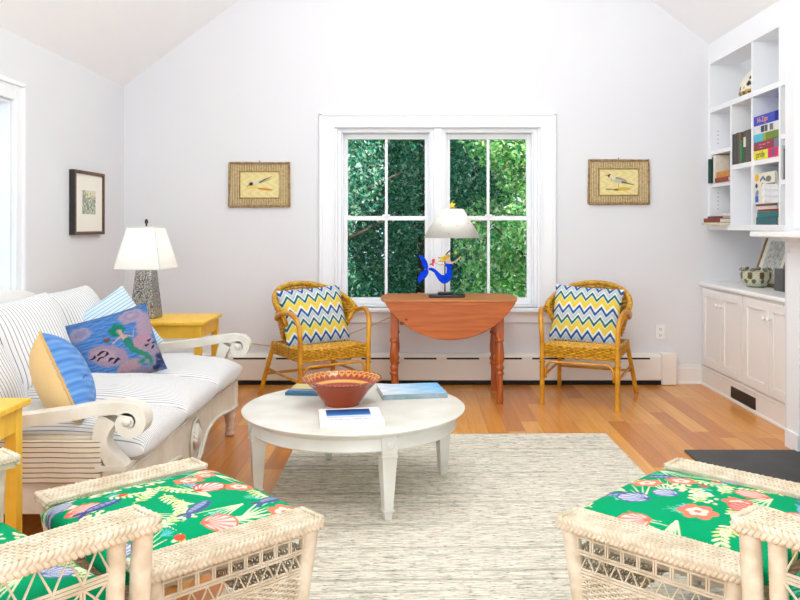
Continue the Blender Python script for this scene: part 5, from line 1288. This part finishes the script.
# ------------------------------------------------------------------ pictures
def bird_picture(cx, cz, lab, kind):
    w_, h_ = .475, .345
    o = thing('framed_picture', lab, 'picture', (cx, D, cz), 0, 'bird prints in reeded frames')
    part('backing', MB().box(-w_ / 2 + .01, w_ / 2 - .01, -.012, -.001, -h_ / 2 + .01, h_ / 2 - .01), M['twig'], o)
    mb = MB(); iw, ih = .155, .105; x = -w_ / 2 + .016
    while x < w_ / 2 - .012:
        if abs(x) < iw: segs = ((-h_ / 2 + .012, -ih), (ih, h_ / 2 - .012))
        else: segs = ((-h_ / 2 + .012, h_ / 2 - .012),)
        for (a, b_) in segs: mb.tube([(x, -.015, a), (x, -.015, b_)], .0048, 6)
        x += .0135
    part('reed_border', mb, M['reed'], o, auto=60)
    g = random.Random(cx)
    mb = MB()
    for (a, b_) in (((-w_ / 2 - .004, -h_ / 2), (-w_ / 2 + .002, h_ / 2 + .004)), ((w_ / 2, -h_ / 2 - .004), (w_ / 2 - .004, h_ / 2 + .008)), ((-w_ / 2, h_ / 2), (w_ / 2, h_ / 2 - .002)), ((-w_ / 2, -h_ / 2), (w_ / 2, -h_ / 2 + .003))):
        n = 14; mb.tube([(a[0] + (b_[0] - a[0]) * i / n, -.022, a[1] + (b_[1] - a[1]) * i / n) for i in range(n + 1)], [.0085 + g.uniform(-.0015, .0015) for _ in range(n + 1)], 8)
    part('twig_frame', mb, M['twig'], o, smooth=True)
    mb = MB().tube([(-iw, -.018, -ih), (iw, -.018, -ih), (iw, -.018, ih), (-iw, -.018, ih)], .006, 6, closed=True); part('inner_fillet', mb, mat('gold_fillet', (170, 140, 70), .5, var=.3, vscale=40), o)
    def pt(p):
        p.C[:] = (240, 224, 160); p.C = p.C * (1 - .05 * (.5 + .5 * np.sin(p.X * 90 + np.sin(p.Y * 70) * 3)))[..., None]
        if kind == 0:
            p.ell(.02, .028, .075, .012, .35, (196, 180, 130)); p.cap(-.07, .0, .07, .055, .010, .002, (150, 140, 110)); p.ell(-.02, .022, .05, .016, .3, (222, 214, 190)); p.cap(.0, .02, .10, .07, .006, .001, (90, 84, 70))
            p.ell(-.068, .008, .016, .013, .4, (52, 38, 44)); p.cap(-.08, .002, -.10, -.012, .004, .001, (60, 50, 46)); p.ell(-.06, -.02, .05, .014, .1, (236, 206, 120)); p.ell(.045, -.035, .06, .010, -.1, (222, 160, 60)); p.cap(-.01, -.03, .1, -.04, .004, .001, (190, 120, 40))
        else:
            p.ell(-.0, .015, .065, .022, -.2, (158, 152, 136)); p.ell(.0, .008, .055, .014, -.2, (196, 190, 172)); p.cap(.03, .0, .12, -.022, .008, .002, (110, 96, 70))
            p.ell(-.072, .050, .014, .013, 0, (66, 36, 30)); p.cap(-.085, .05, -.105, .055, .003, .001, (90, 70, 40)); p.cap(-.06, .045, -.04, .03, .012, .016, (230, 220, 180))
            p.cap(.0, -.01, .0, -.045, .0015, .0015, (120, 90, 50)); p.ell(.03, -.055, .07, .014, .05, (214, 184, 80)); p.cap(-.10, -.055, -.03, -.06, .004, .003, (130, 100, 50)); p.ell(-.02, -.062, .02, .006, 0, (110, 80, 40))
    pr = panel('bird_print', iw * 2, ih * 2, 160, 110, pt, M['print'], o); pr.rotation_euler = (R(90), 0, 0); pr.location = (0, -.0135, 0)
    part('hanging_nail', MB().tube([(0, -.012, h_ / 2 + .006), (0, -.012, h_ / 2 + .02)], .003, 6), M['steel'], o)
    return o
bird_picture(-1.230, 1.576, 'reed-framed print of a dark-headed bird, left of the window', 0)
bird_picture(1.613, 1.598, 'reed-framed print of a grey standing bird, right of the window', 1)
ep = thing('framed_picture', 'dark-framed etching with wide white mat on the left wall', 'picture', (XL, 5.46, 1.41))
w_, h_ = .50, .44
part('frame', MB().box(.001, .04, -w_ / 2, -w_ / 2 + .022, -h_ / 2, h_ / 2).box(.001, .04, w_ / 2 - .022, w_ / 2, -h_ / 2, h_ / 2).box(.001, .04, -w_ / 2 + .022, w_ / 2 - .022, -h_ / 2, -h_ / 2 + .022).box(.001, .04, -w_ / 2 + .022, w_ / 2 - .022, h_ / 2 - .022, h_ / 2), M['framewood'], ep, bevel=.001)
part('frame_edge', MB().box(.0, .0395, -w_ / 2 - .002, -w_ / 2, -h_ / 2, h_ / 2), M['frame_side'], ep)
part('mat_board', MB().box(.001, .028, -w_ / 2 + .022, w_ / 2 - .022, -h_ / 2 + .022, h_ / 2 - .022), M['matboard'], ep)
def etch(p):
    g = np.random.RandomState(2); p.C[:] = (226, 226, 200)
    p.ell(.03, .05, .05, .03, 0, (238, 232, 196), 1, .02)
    for i in range(260):
        x, y = g.uniform(-.11, .11), g.uniform(-.085, .02 + .05 * g.rand()); c = 90 + g.rand() * 110; p.ell(x, y, .004 + .006 * g.rand(), .003 + .003 * g.rand(), g.rand() * 3, (c * .82, c * .95, c * .86), .8)
    for i in range(40):
        x, y = g.uniform(-.11, -.04), g.uniform(0, .08); p.ell(x, y, .008, .006, 0, (150, 158, 140), .7)
pr = panel('etching', .22, .165, 130, 100, etch, M['print'], ep)
pr.matrix_basis = Matrix(((0, 0, 1, .0285), (1, 0, 0, 0), (0, 1, 0, .005), (0, 0, 0, 1)))

# ------------------------------------------------------------------ things on the shelves
def solid(name, x0, x1, y0, y1, z0, z1, c, lab, cat='book', group=None, tilt=0, c2=None, pages=True):
    o = thing(name, lab, cat, ((x0 + x1) / 2, (y0 + y1) / 2, z0), 0, group); wx, wy, h_ = (x1 - x0) / 2, (y1 - y0) / 2, z1 - z0
    m_ = mat(name + '_cover', c, .5, var=.12, vscale=30, c2=c2)
    if name == 'book' and h_ > 2 * wy * 1.2:      # upright, spine to -X
        part('cover', MB().box(-wx, -wx + .004, -wy, wy, 0, h_).box(-wx + .004, wx, -wy, -wy + .003, 0, h_).box(-wx + .004, wx, wy - .003, wy, 0, h_), m_, o, bevel=.001)
        part('pages', MB().box(-wx + .004, wx - .004, -wy + .003, wy - .003, .004, h_ - .004), M['paper'], o)
    elif name == 'book':
        part('cover', MB().box(-wx, -wx + .004, -wy, wy, 0, h_).box(-wx + .004, wx, -wy, wy, 0, .003).box(-wx + .004, wx, -wy, wy, h_ - .003, h_), m_, o, bevel=.001)
        part('pages', MB().box(-wx + .004, wx - .004, -wy + .004, wy - .004, .003, h_ - .003), M['paper'], o)
    else:
        part('box_bottom', MB().box(-wx + .003, wx - .003, -wy + .003, wy - .003, 0, h_ * .35), m_, o)
        part('box_lid', MB().box(-wx, wx, -wy, wy, .004, h_), m_, o, bevel=.002)
    if tilt: o.rotation_euler = (R(tilt), 0, 0)
    return o
def face_panel(o, y0, y1, z0, z1, c, x, name='cover_print', paint=None, nu=60, nv=40):
    """flat print on the face turned to -X. y runs away from the camera"""
    w_, h_ = y1 - y0, z1 - z0
    pr = panel(name, w_, h_, nu, nv, paint or (lambda p: p.C.__setitem__(Ellipsis, c)), M['print'], o)
    pr.matrix_basis = Matrix(((0, 0, -1, x), (-1, 0, 0, (y0 + y1) / 2), (0, 1, 0, (z0 + z1) / 2), (0, 0, 0, 1)))
    return pr
def side_text(o, s_, size, m_, y, z, x, sx=1):
    t_ = text(s_, size, m_, o, (0, 0, 0), name='lettering'); t_.matrix_basis = Matrix(((0, 0, -1, x), (-1, 0, 0, y), (0, 1, 0, z), (0, 0, 0, 1))) @ Matrix.Diagonal((sx, 1, 1, 1)); return t_
XF = SX - .005
# corner column, middle shelf
z0 = 1.586
solid('book', XF - .022, XF + .14, 6.130, 6.158, z0, z0 + .19, (34, 74, 66), 'dark green book standing out at the wall end of the corner shelf')
solid('book', XF - .002, XF + .18, 6.098, 6.127, z0, z0 + .205, (60, 52, 50), 'slim dark book beside the dark green one on the corner shelf')
solid('book', XF - .004, XF + .18, 6.058, 6.096, z0, z0 + .215, (230, 226, 214), 'thick cream upright book on the corner shelf')
solid('book', XF - .01, XF + .16, 5.795, 6.052, z0, z0 + .034, (150, 52, 34), 'brick red book lying under the orange one, corner shelf')
solid('book', XF + .0, XF + .16, 5.80, 6.045, z0 + .0345, z0 + .08, (204, 136, 46), 'orange book lying on the brick red book, corner shelf')
o = solid('book', XF + .17, XF + .20, 5.80, 6.05, z0, z0 + .215, (218, 210, 190), 'cream picture book standing behind the orange book', )
face_panel(o, -.11, .02, .08, .18, (66, 48, 36), -.0155); face_panel(o, -.12, .12, .185, .205, (120, 90, 70), -.0155)
# corner column, bottom shelf
z0 = 1.2585
solid('book', XF - .085, XF + .14, 5.79, 6.13, z0, z0 + .018, (222, 214, 170), 'thin cream book at the bottom of the corner stack')
solid('book', XF - .07, XF + .14, 5.80, 6.12, z0 + .0185, z0 + .05, (136, 52, 38), 'red-brown book lying on the thin cream book, corner shelf')
solid('book', XF - .05, XF + .14, 5.80, 6.09, z0 + .0505, z0 + .066, (122, 44, 34), 'thin dark red book on top of the red-brown book, corner shelf')
solid('book', XF + .02, XF + .2, 5.80, 6.07, z0 + .0665, z0 + .09, (238, 238, 236), 'white book topping the corner stack')
# second column upright books
z0 = 1.7005; y = 5.742
for (w_, h_, c, lab) in ((.034, .222, (52, 50, 48), 'charcoal upright book nearest the corner column'), (.036, .222, (66, 62, 58), 'second dark grey upright book from the corner column'), (.038, .225, (58, 54, 52), 'third dark grey upright book, beside the brown one'),
                         (.022, .222, (104, 76, 54), 'slim brown upright book in the second column'), (.020, .224, (116, 88, 66), 'slim tan-brown upright book in the second column')):
    solid('book', XF, XF + .2, y - w_, y - .001, z0, z0 + h_, c, lab, group='upright books in the second column'); y -= w_
o = solid('book', XF - .004, XF + .2, y - .036, y - .001, z0, z0 + .16, (26, 124, 74), 'green upright book beside the white-labelled one', group='upright books in the second column'); y -= .036
o = solid('book', XF + .004, XF + .2, y - .052, y - .001, z0, z0 + .225, (72, 68, 60), 'dark book with a white spine label in the second column', group='upright books in the second column')
face_panel(o, -.02, .02, .11, .18, (224, 222, 210), -.0985 - .002); y -= .052
solid('book', XF, XF + .2, y - .04, y - .001, z0, z0 + .225, (92, 78, 70), 'grey-brown book against the games column divider', group='upright books in the second column')
y -= .04
solid('book', XF, XF + .2, y - .032, y - .001, z0, z0 + .225, (84, 74, 66), 'taupe book pressed against the games divider', group='upright books in the second column')
# games column
ymid, hy = 5.195, .185
def game(z_, h_, c, lab, x=XF, a=5.012, b_=5.378, c2=None): return solid('game_box', x, x + .27, a, b_, z_, z_ + h_, c, lab, 'board game', 'board games stacked in the third column')
g1 = game(1.7005, .062, (240, 232, 60), 'yellow and magenta game box at the bottom of the stack')
face_panel(g1, -.183, -.035, .001, .061, (226, 30, 120), -.1355); face_panel(g1, -.135, -.085, .008, .055, (120, 100, 110), -.1358)
side_text(g1, 'pride', .062, M['ink'], .075, .032, -.1362)
g2 = game(1.763, .058, (150, 42, 66), 'maroon game box above the yellow one')
face_panel(g2, -.183, -.12, .0, .057, (120, 134, 150), -.1355)
for (a, b_, c_) in ((.06, .10, .034), (.0, .045, .032), (-.06, -.02, .036), (.05, .09, .014)): face_panel(g2, a, b_, c_, c_ + .006, (214, 150, 166), -.1358)
g3 = game(1.8215, .052, (110, 136, 30), 'green game box with a pale blue end', a=5.012, b_=5.375)
face_panel(g3, .04, .183, .0, .052, (90, 196, 222), -.1356); face_panel(g3, -.0, .035, .0, .052, (160, 180, 60), -.1356)
g4 = game(1.874, .058, (222, 222, 222), 'white game box with small pictures under the blue one')
for (a, b_, c) in ((.02, .07, (60, 60, 100)), (-.03, .015, (90, 90, 80)), (-.11, -.06, (110, 116, 120))): face_panel(g4, a, b_, .008, .05, c, -.1356)
g5 = game(1.9325, .066, (36, 66, 186), 'blue game box with orange lettering on top of the stack')
side_text(g5, 'Hi-Zign', .052, mat('orange_ink', (246, 166, 120), .5), .045, .034, -.1362); face_panel(g5, -.183, -.135, .004, .062, (24, 36, 140), -.1356)
# third column bottom
z0 = 1.2585
zz = z0
for (h_, c, lab, xo) in ((.052, (30, 96, 104), 'deep teal book at the bottom of the stack below the games', 0), (.038, (34, 118, 118), 'brighter teal book second in the stack below the games', .006), (.012, (196, 56, 60), 'thin red booklet on the teal books', .012), (.022, (226, 222, 218), 'white paperback on the thin red booklet', 0), (.014, (120, 50, 42), 'thin maroon book below the poster book', -.004)):
    solid('book', XF + xo, XF + xo + .2, 5.03, 5.34, zz, zz + h_, c, lab, group='books stacked below the games'); zz += h_ + .0005
o = solid('book', XF + .005, XF + .03, 5.07, 5.375, zz, zz + .21, (226, 222, 206), 'cream picture book with small coloured icons, below the games')
def icons(p):
    p.C[:] = (228, 224, 208)
    p.ell(-.115, .075, .03, .026, 0, (240, 180, 30)); p.ell(-.12, .02, .018, .016, 0, (60, 40, 50)); p.ell(-.11, -.03, .026, .02, .5, (120, 150, 190)); p.rect(-.14, -.09, -.092, -.05, (30, 110, 200))
    p.cap(-.06, .055, -.02, .075, .009, .009, (90, 120, 150)); p.cap(-.02, .075, .01, .055, .009, .009, (90, 120, 150)); p.ell(-.025, .02, .02, .016, 0, (200, 120, 120)); p.ell(.06, .06, .04, .02, 0, (120, 120, 110)); p.rect(.02, .15, -.01, .03, (90, 84, 66))
face_panel(o, -.15, .15, .005, .205, None, -.0130, paint=icons, nu=110, nv=80)
side_text(o, 'FA', .06, M['ink'], -.0, .085, -.0136); side_text(o, 'ETC', .042, M['ink'], -.0, .035, -.0136)
for k in range(3): solid('game_box', XF - .09, XF + .0, 5.004, 5.05, zz + .0205 * k * 2, zz + .0205 * k * 2 + .04, (240, 240, 240), ('lowest', 'middle', 'topmost')[k] + ' of three small white boxes beside the icon book', 'box', 'small white boxes')
# fourth column sliver
solid('book', XF, XF + .2, 4.945, 4.968, 1.546, 1.76, (176, 180, 178), 'grey upright book in the shelf column beside the chimney'); solid('book', XF, XF + .2, 4.92, 4.943, 1.546, 1.74, (60, 62, 60), 'dark upright book in the shelf column beside the chimney')

# spotted ceramic dome on the top shelf
def lathe_paint(name, prof, cf, sub=6, n=120, material=None):
    pr = []; tt = []
    for i in range(len(prof) - 1):
        for k in range(sub): u = k / sub; pr.append((prof[i][0] * (1 - u) + prof[i + 1][0] * u, prof[i][1] * (1 - u) + prof[i + 1][1] * u)); tt.append(i + u)
    pr.append(prof[-1]); tt.append(len(prof) - 1)
    th = np.arange(n) * 2 * PI / n; r = np.array([p[0] for p in pr])[:, None]; zz = np.array([p[1] for p in pr])[:, None]
    P = np.stack([r * np.cos(th)[None], r * np.sin(th)[None], zz + th[None] * 0], -1)
    C = cf(P, th[None] + r * 0, np.array(tt)[:, None] + th[None] * 0)
    return grid_mesh(name, P, C, material or M['ceramic'], closed_u=True)
def blobs(P, C, pts, col):
    for (x, y, z, r) in pts:
        d = np.sqrt((P[..., 0] - x) ** 2 + (P[..., 1] - y) ** 2 + ((P[..., 2] - z) * .7) ** 2); C[d < r] = col
    return C
def cf(P, T, t_):
    C = np.empty(P.shape); C[:] = (236, 226, 208); g = random.Random(9)
    pts = []
    for k in range(34):
        a = g.uniform(0, 2 * PI); z = g.uniform(.05, .2); rr = .155 * math.sqrt(max(0, 1 - (z / .215) ** 2)) ; pts.append((rr * math.cos(a), rr * math.sin(a), z, g.uniform(.012, .024)))
    C = blobs(P, C, pts, (48, 42, 38)); m_ = (P[..., 2] < .035) & (t_ > .5); C[m_] = (86, 78, 50); C[m_ & (np.sin(T * 18) > .2)] = (190, 150, 80); C[(P[..., 2] >= .03) & (P[..., 2] < .045) & (np.sin(T * 9) > 0)] = (200, 164, 96); return C
o = lathe_paint('ceramic_dome', [(0, 0), (.14, 0), (.16, .01), (.165, .03), (.162, .06), (.152, .10), (.132, .14), (.10, .18), (.055, .212), (.02, .222), (0, .224)], cf)
o.location = (2.50, 5.60, 2.179); tag(o, 'cream ceramic dome with black spots on the top shelf', 'ornament')

# mosaic bowl on the counter
def cf2(P, T, t_):
    C = np.empty(P.shape); C[:] = (206, 206, 178); g = random.Random(5)
    C[(np.sin(T * 23) * np.sin(P[..., 2] * 220) > .45)] = (168, 176, 140)
    pts = [(.108 * math.cos(a), .108 * math.sin(a), .088, .02) for a in np.arange(0, 2 * PI, PI / 4)]; C = blobs(P, C, pts, (104, 80, 52))
    pts = [(.10 * math.cos(a + .4), .10 * math.sin(a + .4), .04, .017) for a in np.arange(0, 2 * PI, PI / 5)]; C = blobs(P, C, pts, (92, 98, 78))
    m_ = P[..., 2] < .012; C[m_] = (130, 134, 112); return C
o = lathe_paint('mosaic_bowl', [(0, .001), (.045, .0), (.06, .004), (.085, .03), (.102, .065), (.105, .095), (.098, .118), (.094, .118), (.10, .092), (.096, .066), (.078, .034), (.05, .014), (0, .010)], cf2, n=96)
o.location = (2.455, 5.62, .809); tag(o, 'pale green mosaic bowl with brown spots and a petal rim on the counter', 'bowl')
mb = MB()
petal_m = mat('brown_glass_petal', (104, 92, 74), .3, c2=(150, 150, 130), vscale=40)
for k in range(8):
    a = 2 * PI * k / 8 + .2; Mx = Matrix.Rotation(a, 4, 'Z') @ Matrix.Translation((.103, 0, .13)) @ Matrix.Rotation(R(55), 4, 'Y') @ Matrix.Diagonal((1, 1.2, .35, 1))
    part('rim_petal', MB().lathe([(0, -.012), (.012, -.008), (.017, 0), (.012, .008), (0, .012)], 12, M=Mx), petal_m, o, smooth=True)
# leaning picture on the counter
lf = thing('framed_picture', 'gold-edged framed print leaning against the wall behind the mosaic bowl', 'picture', (2.585, 5.74, .8095))
w_, h_ = .44, .42; lean = R(19)
Ml = Matrix.Rotation(lean, 4, 'Y')
def bx(mb, *a): mb.box(*a, M=Ml)
mb = MB(); 
for a in ((-.022, 0, -w_ / 2, -w_ / 2 + .02, 0, h_), (-.022, 0, w_ / 2 - .02, w_ / 2, 0, h_), (-.022, 0, -w_ / 2 + .02, w_ / 2 - .02, 0, .02), (-.022, 0, -w_ / 2 + .02, w_ / 2 - .02, h_ - .02, h_)): bx(mb, *a)
part('frame', mb, mat('gilt_frame', (170, 128, 66), .45, c2=(120, 84, 40), vscale=30), lf, bevel=.002)
mb = MB(); bx(mb, -.012, -.002, -w_ / 2 + .018, w_ / 2 - .018, .018, h_ - .018); part('mat_board', mb, M['matboard'], lf)
def pr_(p):
    g = np.random.RandomState(8); p.C[:] = (214, 218, 212)
    for i in range(220): c = 110 + g.rand() * 90; p.ell(g.uniform(-.13, .13), g.uniform(-.12, .12), .012 * g.rand() + .003, .004, 1.2, (c, c * 1.02, c * .96), .7)
q = panel('silver_print', .28, .27, 90, 90, pr_, M['print'], lf); q.matrix_basis = Ml @ Matrix(((0, 0, -1, -.0125), (-1, 0, 0, 0), (0, 1, 0, h_ / 2), (0, 0, 0, 1)))
o = solid('storage_box', 2.46, 2.62, 5.22, 5.34, .8095, .96, (84, 86, 84), 'dark grey box on the counter behind the mantel', 'box')

# ------------------------------------------------------------------ trees outside
def leaves(n, blobs_, size, cols, seed):
    g = np.random.RandomState(seed); bl = np.array(blobs_); wv = bl[:, 3] ** 2; k = g.choice(len(bl), n, p=wv / wv.sum())
    d = g.normal(size=(n, 3)); d /= np.linalg.norm(d, axis=1)[:, None]; rr = bl[k, 3] * (g.rand(n) ** .35)
    c = bl[k, :3] + d * rr[:, None]
    nn = g.normal(size=(n, 3)) + d * .8 + np.array((0, 0, .5)); nn /= np.linalg.norm(nn, axis=1)[:, None]
    a = np.cross(nn, g.normal(size=(n, 3))); a /= np.linalg.norm(a, axis=1)[:, None]; b_ = np.cross(nn, a)
    s_ = size * (.6 + .8 * g.rand(n))[:, None]
    V = np.stack([c - a * s_, c - b_ * s_ * .45 + nn * s_ * .12, c + a * s_, c + b_ * s_ * .45 + nn * s_ * .12], 1).reshape(-1, 3)
    cl = np.array(cols, float); ci = g.randint(0, len(cl), n); C = cl[ci] * (.8 + .4 * g.rand(n))[:, None]; C = np.repeat(C, 4, 0)
    return V, C
def tree(x, y, h, cw, n, size, cols, lab, seed, low=.0, trunk=.12, group='trees outside the window'):
    t_ = thing('tree', lab, 'tree', (x, y, -.7), 0, group)
    g = random.Random(seed); bl = []; 
    for i in range(30):
        z = low + (h - low) * (i + .5) / 30; r = cw * (.45 + .55 * math.sin(PI * min(1, (z - low) / (h - low) * .9 + .15))) ; a = g.uniform(0, 2 * PI); q = g.uniform(.1, .65) * r
        bl.append((q * math.cos(a), q * math.sin(a), z, r * g.uniform(.3, .52)))
    V, C = leaves(n, bl, size, cols, seed)
    me = bpy.data.meshes.new('foliage'); nv = len(V); me.vertices.add(nv); me.vertices.foreach_set('co', V.reshape(-1).astype(np.float32))
    me.loops.add(nv); me.loops.foreach_set('vertex_index', np.arange(nv, dtype=np.int32)); me.polygons.add(nv // 4)
    me.polygons.foreach_set('loop_start', np.arange(nv // 4, dtype=np.int32) * 4); me.polygons.foreach_set('loop_total', np.full(nv // 4, 4, np.int32)); me.update(calc_edges=True)
    set_col(me, C); me.materials.append(M['leaf']); new_obj('foliage', me, t_)
    mb = MB(); mb.tube([(0, 0, 0), (.05, .03, h * .4), (-.04, 0, h * .85)], [trunk, trunk * .7, trunk * .2], 10)
    for i in range(7):
        a = g.uniform(0, 2 * PI); z = h * (.25 + .09 * i); mb.tube([(0, 0, z), (math.cos(a) * cw * .4, math.sin(a) * cw * .4, z + .3), (math.cos(a) * cw * .75, math.sin(a) * cw * .75, z + .55)], [trunk * .4, trunk * .22, .01], 6)
    part('trunk', mb, M['bark'], t_, smooth=True)
dark = [(78, 152, 136), (92, 168, 144), (64, 136, 124), (104, 180, 134), (150, 204, 160), (240, 246, 240)]  # shaded look of the left trees and their bright specks set by leaf colour
mid = [(70, 146, 90), (94, 166, 90), (54, 126, 84), (124, 184, 104)]
bright = [(190, 232, 140), (140, 216, 120), (226, 244, 180), (90, 174, 110), (244, 252, 214)]  # sunlit brightness and highlights put into the leaf colours
tree(-1.3, 10.2, 6.2, 1.5, 48000, .034, dark, 'dark green tree seen through the left window, nearest its left side', 1)
tree(.1, 10.8, 6.4, 1.5, 48000, .034, dark + mid[:1], 'dark green tree seen behind the window mullion', 2)
tree(1.55, 9.4, 5.6, 1.15, 38000, .034, bright, 'bright yellow-green tree seen through the right window', 3)
tree(2.9, 10.6, 6.0, 1.4, 16000, .05, bright + mid, 'bright leafy tree to the right of the right window view', 4)
tree(-3.3, 10.8, 6.0, 1.5, 9000, .07, mid, 'mid green tree to the left of the left window view', 5)
for i, (x, y) in enumerate(((-4.4, 14), (-2.2, 13.6), (-.3, 14.2), (1.5, 13.8), (3.4, 14.2), (5.4, 14))):
    tree(x, y, 8.2, 1.8, 12000, .09, dark if i < 3 else mid + dark[:2], ['far-left tree in the back row', 'back-row tree behind the dark left tree', 'back-row tree behind the mullion tree', 'back-row tree behind the bright tree', 'back-row tree right of the bright tree', 'far-right tree in the back row'][i] + ' outside the window', 20 + i)
tree(-.95, 7.9, 1.75, .22, 500, .05, bright, 'low sunlit sprig at the lower left of the left window', 40, low=.9, trunk=.02)
